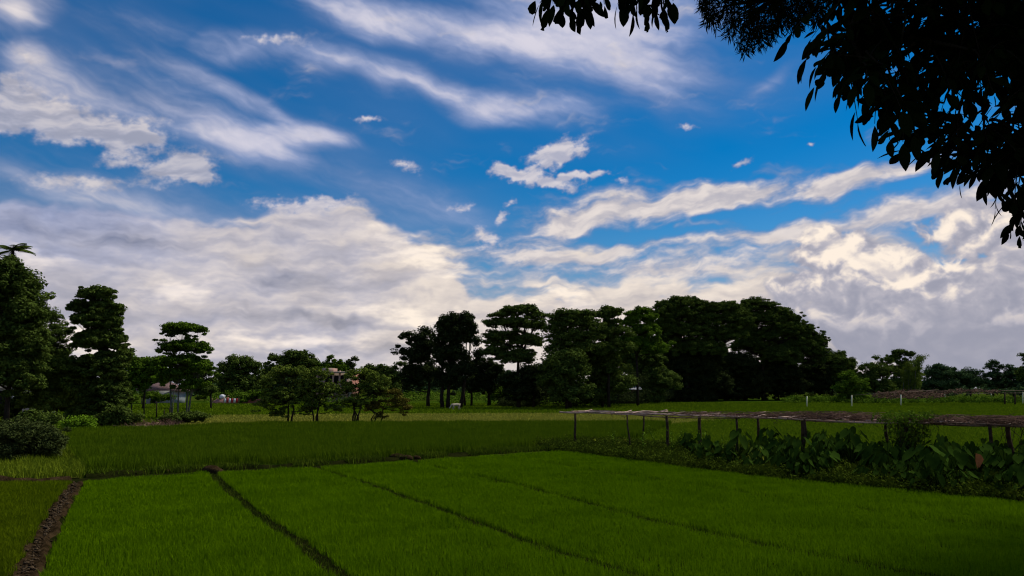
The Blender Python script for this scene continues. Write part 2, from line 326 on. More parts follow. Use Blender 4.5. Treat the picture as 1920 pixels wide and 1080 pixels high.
M['dry_vine'] = mat('dry_vine', (0.085, 0.050, 0.036), (0.19, 0.12, 0.085), 2.0, 0.95, 0.05)
M['bamboo_pale'] = mat('bamboo_pale', (0.55, 0.52, 0.30), (0.75, 0.72, 0.48), 4.0, 0.6, 0.3)
M['plaster'] = mat('plaster', (0.26, 0.28, 0.29), (0.38, 0.40, 0.40), 1.5, 0.9, 0.1)
M['rust_tin'] = mat('rust_tin', (0.13, 0.070, 0.055), (0.22, 0.13, 0.105), 2.0, 0.7, 0.3)
M['tin'] = mat('tin', (0.25, 0.25, 0.26), (0.38, 0.38, 0.40), 2.0, 0.5, 0.4)
M['dark'] = mat('dark', (0.012, 0.012, 0.012), (0.02, 0.018, 0.016), 2.0, 0.9, 0.1)
M['wood'] = mat('wood', (0.10, 0.075, 0.055), (0.18, 0.14, 0.10), 6.0, 0.85, 0.1)
M['white'] = mat('white', (0.72, 0.72, 0.70), (0.80, 0.80, 0.78), 3.0, 0.9, 0.1)
M['red'] = mat('red', (0.38, 0.035, 0.035), (0.5, 0.06, 0.05), 3.0, 0.9, 0.1)
def brick():
    m = bpy.data.materials.new('brickwork'); m.use_nodes = True; t = m.node_tree; h = NG(t); b = t.nodes['Principled BSDF']
    q = h.n('ShaderNodeTexBrick'); h.i(q, 'Vector', h.n('ShaderNodeTexCoord').outputs['Object']); q.inputs['Scale'].default_value = 3.0
    q.inputs['Color1'].default_value = (0.32, 0.10, 0.06, 1); q.inputs['Color2'].default_value = (0.42, 0.17, 0.10, 1); q.inputs['Mortar'].default_value = (0.35, 0.28, 0.22, 1)
    h.i(b, 'Base Color', q.outputs[0]); b.inputs['Roughness'].default_value = 0.9; return m
M['brick'] = brick()

# ------------------------------------------------------------------ foliage
def unit(n, rng):
    v = rng.normal(size=(n, 3)); return v / (np.linalg.norm(v, axis=1)[:, None] + 1e-9)
def leaf_quads(C, leaf, rng, aspect=0.55, up=0.7, out=None, droop=0.0):
    """rhombic leaves at the points C, each with its own tilt"""
    n = len(C); nrm = unit(n, rng) * 0.75 + np.array([0, 0, up])
    if out is not None: nrm = nrm + 0.45 * out
    nrm /= np.linalg.norm(nrm, axis=1)[:, None] + 1e-9
    t = np.cross(nrm, unit(n, rng)); t /= np.linalg.norm(t, axis=1)[:, None] + 1e-9; t[:, 2] -= droop; b = np.cross(nrm, t)
    l = leaf * rng.uniform(0.6, 1.35, n)[:, None]; w = l * aspect
    V = np.stack([C - t * l * .5, C - b * w * .5 + t * l * .05, C + t * l * .5 - nrm * l * .12, C + b * w * .5 + t * l * .05], 1).reshape(-1, 3)
    return V, np.arange(n * 4).reshape(n, 4)
def clumps(cen, rad, flat, per, rng):
    """points through flattened clumps, denser towards their skin; also outward directions and a tint per clump"""
    k = len(cen); idx = np.repeat(np.arange(k), per); n = len(idx); d = unit(n, rng); r = rng.rand(n) ** 0.42
    d2 = d.copy(); d2[:, 2] = np.where(d2[:, 2] < 0, d2[:, 2] * 0.6, d2[:, 2])
    off = d2 * (r * rad[idx])[:, None]; off[:, 2] *= flat
    return cen[idx] + off, d, np.clip(rng.normal(0.5, 0.25, k)[idx] * 0.7 + rng.rand(n) * 0.3, 0, 1)
def tree(name, label, cat, base, lobes, stems=None, leaf=0.28, csize=0.75, flat=0.55, per=70, cover=1.0, lm='leaf_dark', bark='bark', depth=0.8, fork=0.45, tr=0.16, group=None, seed=0, up=0.7, depthoff=0.0, bend=0.12, fill=None, LZ=None):
    LZ = LZ or (1.12 if flat < .5 else 1.3); fill = (.16 if flat < .5 else .32) if fill is None else fill
    per = int(per * 1.6); leaf = leaf * 0.82; flat = min(.85, flat * 1.25)
    """a tree whose trunk forks into limbs, one per lobe of the crown, with twigs to every leaf clump"""
    rng = np.random.RandomState(seed + 1000)
    B = at(*base) if len(base) == 2 else Vector(base); Y = B.y; sc = Y / FPX
    o = empty(name, B, label, cat, group); wood = MB(); cen = []; rad = []
    tops = []
    LB = []
    for lb in lobes:
        c = pt(lb[0], lb[1], Y + (lb[4] if len(lb) > 4 else 0)); LB.append((np.array(c - B), lb[2] * sc, lb[3] * sc))
    zmean = sum(c[2] for c, _, _ in LB) / len(LB); H = max(c[2] + rz for c, _, rz in LB)
    sts = stems or [0.0]
    stem_pts = []
    for si, s_ in enumerate(sts):
        x0 = s_ * sc; z1 = H * fork
        p = [np.array([x0, rng.uniform(-.1, .1) * len(sts), -0.1])]
        for q in (0.33, 0.66, 1.0):
            p.append(np.array([x0 * (1 + .5 * q) + rng.normal(0, bend) * q, p[0][1] + rng.normal(0, bend) * q, z1 * q]))
        wood.tube(p, [tr * 1.25, tr, tr * .85, tr * .7], 7); stem_pts.append(p[-1])
    for c, rx, rz in LB:
        s0 = min(stem_pts, key=lambda s: abs(s[0] - c[0]) + 0.3 * abs(s[2] - c[2]))
        if c[2] < s0[2] * 0.9: s0 = s0 * np.array([1, 1, 0.6]) * np.array([1, 1, c[2] / max(s0[2], .1) / .9])
        mid = (s0 * .45 + c * .55) + np.array([0, 0, -0.12 * np.linalg.norm(c - s0)]) + rng.normal(0, .1, 3) * rx * .3
        inner = c + np.array([0, 0, -rz * .35]); r1 = tr * (0.30 + 0.35 / math.sqrt(len(LB)))
        wood.tube([s0, mid, inner], [r1 * 1.15, r1 * .8, r1 * .5], 5)
        ry = max(rx * depth, rz); k = max(4, int(cover * 1.15 * rx * ry * rz / (csize ** 3 * flat) + 1.6 * rx * ry / csize ** 2 * cover))
        rz *= LZ; k = int(k * LZ ** .7); d = unit(k, rng); d[:, 2] = np.where(d[:, 2] < -0.45, -d[:, 2] * .7, d[:, 2]); r = rng.rand(k) ** 0.38 * .9; d[:, 2] *= np.where(d[:, 2] > 0, .82, 1)
        q = c + d * r[:, None] * np.array([rx, ry, rz]) * np.array([1 - .25 * csize / max(rx, csize), 1, 1])
        cen.append(q); rad.append(csize * rng.uniform(.45, 1.2, k))
        for j in range(k):
            a = inner if rng.rand() < .6 else mid; e = q[j] - np.array([0, 0, csize * flat * .3])
            m_ = (a + e) / 2 + np.array([0, 0, -.08 * np.linalg.norm(e - a)])
            wood.tube([a, m_, e], [r1 * .38, r1 * .26, r1 * .12], 3, cap=False)
    cen = np.concatenate(cen); rad = np.concatenate(rad)
    if len(LB) > 1:                                        # smaller clumps bridging neighbouring limbs, so the crown is not a stack of discs
        LC = np.array([c for c, _, _ in LB]); kf = int(len(cen) * fill); ex = []
        for _ in range(kf):
            i0 = rng.randint(len(LC)); ds = np.linalg.norm(LC - LC[i0], axis=1); i1 = np.argsort(ds)[1 + rng.randint(min(3, len(LC) - 1))]
            t_ = rng.rand(); ex.append(LC[i0] * (1 - t_) + LC[i1] * t_ + rng.normal(0, 1, 3) * np.array([.45, .45, 0]) * min(LB[i0][1], LB[i1][1]) + np.array([0, 0, rng.normal(-.35, .55) * min(LB[i0][2], LB[i1][2])]))
        cen = np.concatenate([cen, ex]); rad = np.concatenate([rad, csize * rng.uniform(.35, .85, kf)])
    cen = cen + rng.normal(0, .18, cen.shape) * csize; rad = rad * 1.05
    C, dd, ti = clumps(cen, rad, flat, per, rng); V, Q = leaf_quads(C, leaf, rng, up=up, out=dd)
    wood.build('trunk', M[bark], o, smooth=True)
    mesh('crown', V, Q, None, M[lm], o, np.repeat(ti, 4))
    return o
def inpoly(X, Y, poly):
    r = np.zeros(len(X), bool); n = len(poly)
    for i in range(n):
        x0, y0 = poly[i]; x1, y1 = poly[(i + 1) % n]
        c = ((y0 > Y) != (y1 > Y)) & (X < (x1 - x0) * (Y - y0) / (y1 - y0 + 1e-12) + x0); r ^= c
    return r
def scatter(poly, dens, rng, fall=None):
    p = np.array(poly); x0, y0 = p.min(0); x1, y1 = p.max(0); n = int((x1 - x0) * (y1 - y0) * dens)
    X = rng.uniform(x0, x1, n); Y = rng.uniform(y0, y1, n); k = inpoly(X, Y, poly)
    if fall: k &= rng.rand(n) < fall(X, Y)
    return X[k], Y[k]
def blades(name, X, Y, h, w, mt, rng, lean=0.35, z0=0.0, tintf=None, hf=None, parent=None, hv=(.65, 1.2)):
    n = len(X); a = rng.uniform(0, 2 * np.pi, n); la = rng.uniform(0, 2 * np.pi, n); ln = np.abs(rng.normal(0, lean, n)) * h
    hh = h * rng.uniform(hv[0], hv[1], n) * (hf(X, Y) if hf else 1.0); ww = (w * rng.uniform(.7, 1.3, n)) if np.isscalar(w) else w * rng.uniform(.7, 1.3, n)
    B = np.stack([X, Y, np.full(n, z0)], 1); s = np.stack([np.cos(a), np.sin(a), 0 * a], 1) * ww[:, None] / 2; le = np.stack([np.cos(la), np.sin(la), 0 * la], 1) * ln[:, None]
    up = np.array([0, 0, 1.0]) * hh[:, None]
    V = np.stack([B - s, B + s, B + .55 * up + .3 * le + s * .8, B + .55 * up + .3 * le - s * .8, B + up * .98 + le], 1).reshape(-1, 3)
    i = np.arange(n)[:, None] * 5; ti = np.clip((tintf(X, Y) if tintf else 0.5) + rng.normal(0, .2, n), 0, 1)
    return mesh(name, V, i + np.array([[0, 1, 2, 3]]), i + np.array([[3, 2, 4]]), M[mt], parent, np.repeat(ti, 5))
def sheet(name, poly, z, mt, kind='structure', label=None, cat=None):
    import bmesh
    bm = bmesh.new(); f = bm.faces.new([bm.verts.new((x, y, z)) for x, y in poly])
    if f.normal.z < 0: f.normal_flip()
    bmesh.ops.triangulate(bm, faces=bm.faces[:]); me = bpy.data.meshes.new(name); bm.normal_update()
    for f in bm.faces:
        if f.normal.z < 0: f.normal_flip()
    bm.to_mesh(me); bm.free()
    o = bpy.data.objects.new(name, me); COL.objects.link(o); me.materials.append(M[mt]); return tag(o, label, cat, None, kind)
def g2(px, py): p = at(px, py); return (p.x, p.y)

# ------------------------------------------------------------------ ground and fields
gx = np.linspace(-1, 1, 61); gx = np.sign(gx) * np.abs(gx) ** 3 * 2500; GX, GY = np.meshgrid(gx, gx + 0.0)
i = np.arange(60); I, J = np.meshgrid(i, i); q0 = (J * 61 + I).ravel()
tag(mesh('ground', np.stack([GX.ravel(), GY.ravel(), 0 * GX.ravel() - 0.012], 1), np.stack([q0, q0 + 1, q0 + 62, q0 + 61], 1), None, M['ground']), kind='structure')
# furrow lines between the seedbeds, near end first, carried on towards the viewer
def line(px): 
    L_ = [g2(*p) for p in px]; (x0, y0), (x1, y1) = L_[0], L_[1]; k = (x1 - x0) / (y1 - y0)
    return [(x0 + k * (5.0 - y0), 5.0)] + L_ if y0 > 5.0 else L_
F0 = line([(62, 1080), (98, 1000), (126, 945), (152, 906)])
F1 = line([(632, 1080), (560, 1020), (505, 985), (448, 940), (412, 905), (397, 890)])
F2 = line([(1180, 1080), (1010, 1030), (800, 950), (690, 910), (592, 880)])
F3 = line([(1710, 1080), (1500, 1040), (1200, 975), (980, 915), (860, 888), (772, 868)])
F4 = line([(2050, 1022), (1920, 1000), (1450, 935), (1150, 890), (1010, 868), (932, 857)])
F5 = line([(2250, 978), (1920, 945), (1700, 924), (1480, 904), (1260, 876), (1120, 856), (1055, 849)])
FM = line([(-700, 1080), (-600, 1000), (-520, 945), (-450, 912)])
def bed_poly(a, b, w=0.135): 
    return [(x + w, y) for x, y in a] + [(x - w, y) for x, y in b[::-1]]
lines = [F0, F1, F2, F3, F4, F5]
rg = np.random.RandomState(3)
def patch(X, Y): return 0.5 + 0.7 * fbm(X, Y, 0.7, 3, 0.6, 201) + 0.35 * fbm(X, Y, 0.18, 2, 0.5, 211)
def hvar(X, Y): return 1.0 + 0.55 * fbm(X, Y, 1.1, 3, 0.6, 221)
def near(X, Y): return np.clip(1.25 * (9.5 / np.maximum(Y, 5)) ** 1.15, 0, 1) * (np.abs(X) < 0.70 * Y + 3.5)
beds = [bed_poly(a, b) for a, b in zip(lines[:-1], lines[1:])]
beds.append([(x, y) for x, y in FM] + [(x - 0.24, y) for x, y in F0[::-1]])
whole = [(x + .05, y) for x, y in F0] + [(x, y) for x, y in F5[::-1]]
sheet('seedbed_soil', [(-30, 4.6), (22, 4.6)] + [(x, y) for x, y in F5[1:]] + [g2(1055, 846), g2(930, 853), g2(770, 862), g2(590, 874), g2(395, 883), g2(150, 897), g2(-600, 905)], 0.0, 'bed_soil')
names = ['bright green rice seedlings in the bed right of the muddy channel', 'bright green rice seedlings in the second bed from the channel', 'bright green rice seedlings in the third bed from the channel', 'bright green rice seedlings in the fourth bed from the channel', 'bright green rice seedlings in the bed along the taro row', 'dull green rice seedlings in the bed left of the muddy channel']
for k, b in enumerate(beds):
    X, Y = scatter(b, 2300, rg, near); wob = 0.10 * fbm(X, Y, 1.6, 3, 0.6, 231 + k); X = X + wob
    w_ = 0.0075 * np.maximum(1.0, (Y / 10.0) ** 1.0)
    o = blades('rice_seedlings', X, Y, 0.115, w_, 'seedling_dull' if k == 5 else 'seedling', rg, 0.34, 0.0, patch, hvar, hv=(.8, 1.1))
    tag(o, names[k], None, 'rice seedling beds', 'stuff')
# short weeds that creep into the furrows
fx_, fy_ = [], []
for a in lines[1:5]:
    for (x0, y0), (x1, y1) in zip(a[:-1], a[1:]):
        n = int(math.hypot(x1 - x0, y1 - y0) * 170); t = rg.rand(n); fx_.append(x0 + (x1 - x0) * t + rg.normal(0, .10, n)); fy_.append(y0 + (y1 - y0) * t + rg.normal(0, .05, n))
o = blades('furrow_grass', np.concatenate(fx_), np.concatenate(fy_), 0.055, 0.011, 'weed_dark', rg, .6); tag(o, 'short grass creeping in the dark furrows between the beds', None, None, 'stuff')
# muddy channel between the dull bed and the first bright bed
a = np.array(F0); sl_ = np.r_[0, np.cumsum(np.hypot(*np.diff(a, axis=0).T))]; ts = np.linspace(0, sl_[-1], 160); cx_ = np.interp(ts, sl_, a[:, 0]); cy_ = np.interp(ts, sl_, a[:, 1])
prof = [(-.34, -.01), (-.24, .045), (-.12, .014), (.0, .008), (.10, .02), (.19, .05), (.30, -.01)]
V = []
for q, (x, y) in enumerate(zip(cx_, cy_)):
    wv = 0.04 * math.sin(q * .23) + 0.02 * math.sin(q * .61)
    for u, z in prof: V.append((x - .11 + u * .72 * (.9 + .15 * math.sin(q * .37)) + wv, y, z + (rg.normal(0, .006) if z > 0 else 0)))
m_ = len(prof); tag(mesh('mud_channel', V, [(r * m_ + c, r * m_ + c + 1, (r + 1) * m_ + c + 1, (r + 1) * m_ + c) for r in range(159) for c in range(m_ - 1)], None, M['mud'], smooth=True), kind='structure')
cl = MB()
for q in range(900):
    t = rg.rand() * 159; x = np.interp(t, np.arange(160), cx_); y = np.interp(t, np.arange(160), cy_); r = rg.uniform(.007, .022) * (1.0 if rg.rand() < .9 else 1.9)
    cl.ball((x - .11 + rg.normal(.0, .065), y + rg.normal(0, .05), .025 + r * .3), (r * rg.uniform(.8, 1.5), r, r * rg.uniform(.4, .8)), 6, 4)
tag(cl.build('mud_clods', M['clod']), 'brown mud clods and small stones scattered along the channel', None, None, 'stuff')
# low earth banks at the head of the beds
def bank(name, P2, w, h, mt, jit=.02):
    P2 = np.array(P2, float); s = np.r_[0, np.cumsum(np.hypot(*np.diff(P2, axis=0).T))]; t = np.arange(0, s[-1], .3); x = np.interp(t, s, P2[:, 0]); y = np.interp(t, s, P2[:, 1]); V = []
    nx = -np.gradient(y); ny = np.gradient(x); l = np.hypot(nx, ny); nx /= l; ny /= l
    for i in range(len(t)):
        k = 1 + .35 * math.sin(i * .8) * math.sin(i * .31)
        for u, z in ((-1, -.01), (-.7, .6), (-.2, 1.0), (.3, .95), (.75, .5), (1, -.01)): V.append((x[i] + nx[i] * u * w * k, y[i] + ny[i] * u * w * k, z * h * k + (rg.normal(0, jit) if z > 0 else 0)))
    return mesh(name, V, [(r * 6 + c, r * 6 + c + 1, (r + 1) * 6 + c + 1, (r + 1) * 6 + c) for r in range(len(t) - 1) for c in range(5)], None, M[mt], smooth=True)
tag(bank('earth_bank', [g2(-400, 914), g2(0, 909), g2(80, 908), g2(152, 901)], .16, .15, 'mud'), kind='structure')
tag(bank('earth_bank', [g2(160, 894), g2(395, 881), g2(590, 872), g2(770, 860), g2(930, 850), g2(1050, 842)], .22, .08, 'bed_soil'), kind='structure')
mound = MB()
for (px, py, r) in ((745, 861, .18), (762, 862, .14), (780, 861, .10), (396, 884, .16), (408, 888, .12), (310, 886, .07), (330, 885, .05)):
    p = at(px, py); mound.ball((p.x, p.y, .04), (r * 1.6, r, r * .8), 9, 5)
tag(mound.build('soil_heap', M['mud'], smooth=True), kind='structure')

# middle field: taller, darker rice
A = [g2(165, 889), g2(395, 877), g2(590, 868), g2(770, 856), g2(940, 846), g2(1062, 836), g2(1200, 826), g2(1500, 822), g2(2300, 826), g2(2300, 797), g2(1500, 797), g2(1060, 797), g2(500, 799), g2(350, 806), g2(132, 812), g2(120, 835), g2(135, 862)]
sheet('rice_field', A, 0.004, 'field_a')
A2 = A[:6] + [g2(1200, 822), g2(1260, 797)] + A[11:]
def vis(X, Y): return (np.abs(X) < 0.70 * Y + 4) * np.clip((26 / Y) ** 1.0, 0, 1)
X, Y = scatter(A2, 420, rg, vis); w_ = 0.022 * (Y / 22.0)
def rowp(X, Y): return 0.45 + 0.6 * fbm(X, Y, 0.25, 3, 0.6, 241) + .3 * fbm(X * .3, Y, .5, 2, .5, 244)
tag(blades('rice_plants', X, Y, 0.36, w_ * .75, 'rice', rg, 0.28, 0, rowp, lambda x, y: 1 + .3 * fbm(x, y, .6, 2, .5, 251), hv=(.82, 1.08)), 'dense dark green knee-high rice filling the middle field', None, None, 'stuff')
# brighter grass field behind the trellis on the right
A3 = [g2(1200, 826), g2(1330, 850), g2(1500, 872), g2(1800, 895), g2(2300, 920), g2(2300, 768), g2(1500, 768), g2(1262, 797)]
sheet('grass_field', A3, 0.008, 'field_c')
X, Y = scatter(A3, 170, rg, lambda X, Y: (np.abs(X) < .7 * Y + 3) * np.clip((22 / Y) ** 1.2, 0, 1))
tag(blades('field_grass', X, Y, 0.16, 0.03 * (Y / 24.0), 'grass_green', rg, 0.5, 0, patch), 'short yellow-green grass in the field behind the trellis', None, None, 'stuff')
# olive strip, then brighter green out to the grove
Bp = [g2(340, 806), g2(500, 799), g2(1060, 797), g2(1262, 797), g2(1500, 778), g2(1100, 776), g2(700, 777), g2(400, 780), g2(330, 790)]
sheet('fallow_strip', Bp, 0.012, 'field_b')
X, Y = scatter(Bp, 60, rg, lambda X, Y: np.clip((45 / Y) ** 1.5, 0, 1))
tag(blades('stubble_grass', X, Y, 0.15, 0.05 * (Y / 48.0), 'grass_olive', rg, 0.5, 0, rowp), 'olive brown short grass on the fallow strip beyond the rice', None, None, 'stuff')
Cp = [g2(330, 790), g2(400, 780), g2(700, 777), g2(1100, 776), g2(1500, 778), g2(2400, 768), g2(2400, 745), g2(1500, 746), g2(1200, 750), g2(700, 752), g2(200, 752), g2(60, 775)]
sheet('far_field', Cp, 0.016, 'field_c')
X, Y = scatter([g2(-600, 800), g2(60, 795), g2(120, 800), g2(240, 800), g2(330, 789), g2(400, 779), g2(700, 776), g2(1100, 775), g2(1500, 777), g2(2100, 768), g2(2100, 756), g2(1500, 755), g2(900, 757), g2(300, 757), g2(60, 776), g2(-600, 776)], 26, rg, lambda X, Y: np.clip((60 / Y) ** 1.5, 0, 1) * (np.abs(X) < .75 * Y))
tag(blades('pasture_grass', X, Y, 0.2, 0.10 * (Y / 70.0), 'grass_green', rg, 0.5, 0, rowp), 'bright green pasture grass in front of the dark grove', None, None, 'stuff')
sheet('dirt_yard', [g2(-300, 800), g2(60, 798), g2(110, 787), g2(70, 777), g2(-300, 776)], 0.010, 'dirt')
sheet('earth_patch', [g2(225, 800), g2(300, 806), g2(345, 803), g2(330, 793), g2(240, 790)], 0.020, 'dirt')
# weedy verge on the left under the bush, ragged weeds on the banks
Vp = [g2(-500, 906), g2(0, 905), g2(150, 897), g2(163, 887), g2(135, 862), g2(120, 835), g2(132, 812), g2(100, 803), g2(-500, 803)]
sheet('verge', Vp, 0.020, 'field_b')
X, Y = scatter(Vp, 260, rg); tag(blades('verge_grass', X, Y, 0.28, 0.022, 'weed', rg, 0.6, 0, patch, hvar), 'rough light green weeds on the verge by the round bush', None, None, 'stuff')
def along(P2, n, sp, h, w, mt, name, label, lean=.6):
    P2 = np.array(P2); s = np.r_[0, np.cumsum(np.hypot(*np.diff(P2, axis=0).T))]; t = rg.rand(n) * s[-1]
    X = np.interp(t, s, P2[:, 0]) + rg.normal(0, sp, n); Y = np.interp(t, s, P2[:, 1]) + rg.normal(0, sp, n); k = fbm(X, Y, .8, 2, .5, 261) > -.22
    return tag(blades(name, X[k], Y[k], h, w, mt, rg, lean, 0, patch), label, None, None, 'stuff')
along([g2(160, 893), g2(395, 881), g2(590, 872), g2(770, 860), g2(930, 850), g2(1062, 841)], 9000, .16, .18, .020, 'weed_bank', 'bank_grass', 'ragged weeds on the bund at the head of the beds')
along([g2(560, 874), g2(770, 858), g2(960, 846), g2(1062, 838)], 500, .22, .24, .018, 'weed_bank', 'bank_grass', 'taller pale weeds on the right part of the bund')

# ------------------------------------------------------------------ trees on the left
tree('broadleaf_tree', 'tall dense dark tree filling the left edge of the scene', 'tree', (12, 806), [(0, 504, 50, 26), (35, 535, 42, 34), (-40, 560, 60, 70), (52, 590, 42, 42), (15, 640, 70, 55), (-40, 690, 60, 50), (55, 650, 40, 40), (30, 700, 60, 40)], leaf=.20, csize=.42, flat=.7, per=110, cover=1.0, lm='leaf_dark', seed=1, tr=.13, fork=.4)
tree('slender_tree', 'thin feathery tree leaning out behind the big left tree', 'tree', (95, 792), [(98, 600, 18, 22), (112, 630, 22, 30), (100, 670, 34, 34), (128, 660, 12, 16)], leaf=.17, csize=.32, flat=.7, per=42, cover=.7, lm='leaf_dark', seed=2, tr=.07, fork=.5)
tree('columnar_tree', 'tall ragged tree with layered outline left of the umbrella tree', 'tree', (192, 800), [(184, 553, 40, 14), (160, 575, 30, 14), (205, 578, 26, 11), (180, 603, 50, 20), (208, 602, 22, 9), (182, 640, 50, 26), (225, 640, 20, 12), (190, 690, 55, 36), (232, 668, 14, 12), (195, 740, 52, 36), (180, 778, 62, 20)], leaf=.22, csize=.30, flat=.45, per=70, cover=.95, lm='leaf_dark', seed=3, tr=.12, fork=.5, fill=.3, LZ=1.3)
tree('low_tree', 'low spreading tree with yellowish green leaves beside the dirt yard', 'tree', (104, 800), [(110, 690, 55, 26), (70, 715, 50, 36), (135, 722, 42, 32), (95, 755, 60, 26)], leaf=.2, csize=.36, flat=.5, per=70, cover=.9, lm='leaf_olive', seed=4, tr=.07, fork=.45)
tree('umbrella_tree', 'slim tree with tiered flat umbrella crown and pale stems', 'tree', (343, 786), [(343, 615, 42, 10), (322, 622, 24, 7), (372, 618, 18, 6), (343, 650, 48, 12), (318, 655, 24, 9), (382, 655, 20, 10), (345, 680, 50, 16), (375, 690, 26, 16), (330, 705, 40, 16), (360, 722, 30, 12)], stems=[-22, -6, 4, 10], leaf=.2, csize=.34, flat=.4, per=70, cover=1.1, lm='leaf_mid', bark='bark_pale', seed=5, tr=.055, fork=.66)
tree('mango_tree', 'rounded mid green tree behind the small tin-roofed hut', 'tree', (268, 768), [(262, 690, 34, 24), (290, 700, 30, 26), (248, 715, 34, 30), (300, 680, 22, 14)], leaf=.28, csize=.5, flat=.55, per=70, lm='leaf_mid', seed=6, tr=.12)
tree('sapling', 'pale yellow-green sapling with flat top in front of the hut', 'tree', (322, 784), [(310, 708, 26, 7), (298, 714, 16, 6), (325, 712, 14, 6)], leaf=.2, csize=.28, flat=.4, per=40, lm='leaf_fresh', bark='bark_pale', seed=7, tr=.035, fork=.85)
tree('garden_tree', 'dark leafy tree between the tiered umbrella tree and the far treeline', 'tree', (395, 768), [(385, 700, 26, 20), (370, 725, 26, 20), (390, 735, 18, 16)], leaf=.28, csize=.5, flat=.6, per=60, lm='leaf_dark', seed=8, tr=.1)
tree('shrub', 'small light green shrub at the foot of the ragged tall tree', 'shrub', (150, 812), [(145, 795, 34, 14), (168, 800, 18, 10)], leaf=.13, csize=.22, flat=.7, per=40, lm='leaf_fresh', seed=9, tr=.03, fork=.3)
tree('round_bush', 'big round greyish bush on the verge at the left edge', 'bush', (55, 868), [(50, 820, 66, 24), (0, 832, 50, 28), (98, 834, 36, 22), (30, 848, 76, 18), (80, 808, 26, 12), (20, 806, 40, 14)], leaf=.085, csize=.2, flat=.8, per=80, cover=1.1, lm='leaf_gray', seed=10, tr=.03, fork=.25, depth=.9)
tree('shrub', 'dark low shrub at the foot of the tiered umbrella tree', 'shrub', (350, 795), [(345, 783, 42, 9), (370, 782, 22, 8), (315, 787, 22, 7)], leaf=.15, csize=.25, flat=.6, per=50, lm='leaf_dark', seed=12, tr=.03, fork=.3)
for k, (px, py, lb, lm_, lab) in enumerate(((70, 806, [(60, 785, 36, 14), (95, 788, 26, 12)], 'leaf_dark', 'dark shrub at the foot of the big left tree'), (225, 802, [(222, 775, 30, 18), (240, 786, 26, 12), (205, 788, 26, 10)], 'leaf_dark', 'dark rounded shrub right of the ragged tall tree'), (30, 800, [(30, 760, 30, 16), (5, 775, 30, 12)], 'leaf_dark', 'dark shrub in front of the pale plastered house'), (290, 766, [(285, 742, 22, 7), (310, 746, 20, 6)], 'leaf_mid', 'green garden shrub in front of the rusty-roofed hut'), (240, 764, [(232, 745, 20, 9), (250, 748, 14, 7)], 'leaf_mid', 'green garden shrub left of the rusty-roofed hut'))):
    tree('shrub', lab, 'shrub', (px, py), lb, leaf=.18, csize=.3, flat=.7, per=50, cover=1.1, lm=lm_, seed=170 + k, tr=.03, fork=.3)
# palm over the big tree
def palm(name, label, base, top, nf, fl, seed, tr=.11, mt='leaf_dark'):
    rng = np.random.RandomState(seed); B = at(*base); o = empty(name, B, label, 'palm tree'); T_ = np.array(pt(top[0], top[1], B.y) - B)
    w = MB(); w.tube([(0, 0, -.1), T_ * np.array([.3, 1, .35]), T_ * np.array([.75, 1, .7]), T_], [tr * 1.3, tr, tr * .85, tr * .8], 8); w.build('trunk', M['bark'], o, smooth=True)
    f = MB()
    for k in range(nf):
        a = 2 * math.pi * k / nf + rng.normal(0, .15); e = rng.uniform(-.1, 1.15); d = np.array([math.cos(a), math.sin(a), 0]); P_ = []
        for s in np.linspace(0, 1, 8): P_.append(T_ + d * fl * s * math.cos(e * (1 - .4 * s)) + np.array([0, 0, fl * (math.sin(e) * s - .62 * s * s)]))
        P_ = np.array(P_); f.tube(P_, np.linspace(.025, .006, 8), 3)
        side = np.cross(d, (0, 0, 1.))
        for i in range(26):
            s = .12 + .86 * i / 25; p = np.array([np.interp(s * 7, range(8), P_[:, c]) for c in range(3)]); l = fl * .34 * math.sin(math.pi * min(s * .9 + .12, 1)) + .05
            for sg in (-1, 1):
                t = p + side * sg * l * .75 + d * l * .45 + np.array([0, 0, -l * .35]); u = d * .035
                f.add([p - u, p + u, (p + t) / 2 + u * .8 + (0, 0, .03), t, (p + t) / 2 - u * .8 + (0, 0, .03)], T=[(0, 1, 2), (0, 2, 4), (4, 2, 3)])
    n = f.n; f.build('fronds', M[mt], o, tint=rng.rand(n) * .6); return o
palm('palm_tree', 'tall palm whose fronds stick out above the big left tree', (14, 796), (24, 470), 17, 1.35, 11)

# ------------------------------------------------------------------ orchard bushes standing in the olive strip
tree('orchard_tree', 'small forked orchard tree with wide olive crown, leftmost in the field', 'tree', (542, 797), [(545, 700, 46, 18), (505, 722, 34, 22), (580, 725, 38, 26), (540, 745, 52, 24), (500, 755, 24, 18), (585, 760, 26, 16), (525, 775, 22, 9)], stems=[-3, 4], leaf=.15, csize=.24, flat=.5, per=26, cover=.5, lm='leaf_olive', seed=21, fill=.25, LZ=1.1, tr=.06, fork=.38)
tree('orchard_tree', 'narrow upright orchard tree with several thin stems beside the forked one', 'tree', (593, 797), [(600, 705, 26, 20), (615, 735, 32, 26), (590, 750, 26, 24), (628, 765, 20, 10), (572, 768, 12, 8)], stems=[-3, 0, 4], leaf=.15, csize=.24, flat=.55, per=26, cover=.5, lm='leaf_olive', seed=22, fill=.25, LZ=1.1, tr=.045, fork=.42)
tree('orchard_tree', 'orchard tree on a fan of four leaning stems in the olive strip', 'tree', (664, 796), [(675, 705, 40, 18), (650, 730, 28, 22), (700, 730, 34, 22), (665, 755, 30, 14), (715, 715, 22, 12)], stems=[-5, -1, 3, 10], leaf=.15, csize=.24, flat=.5, per=26, cover=.5, lm='leaf_olive', seed=23, fill=.25, LZ=1.1, tr=.05, fork=.42, bend=.25)
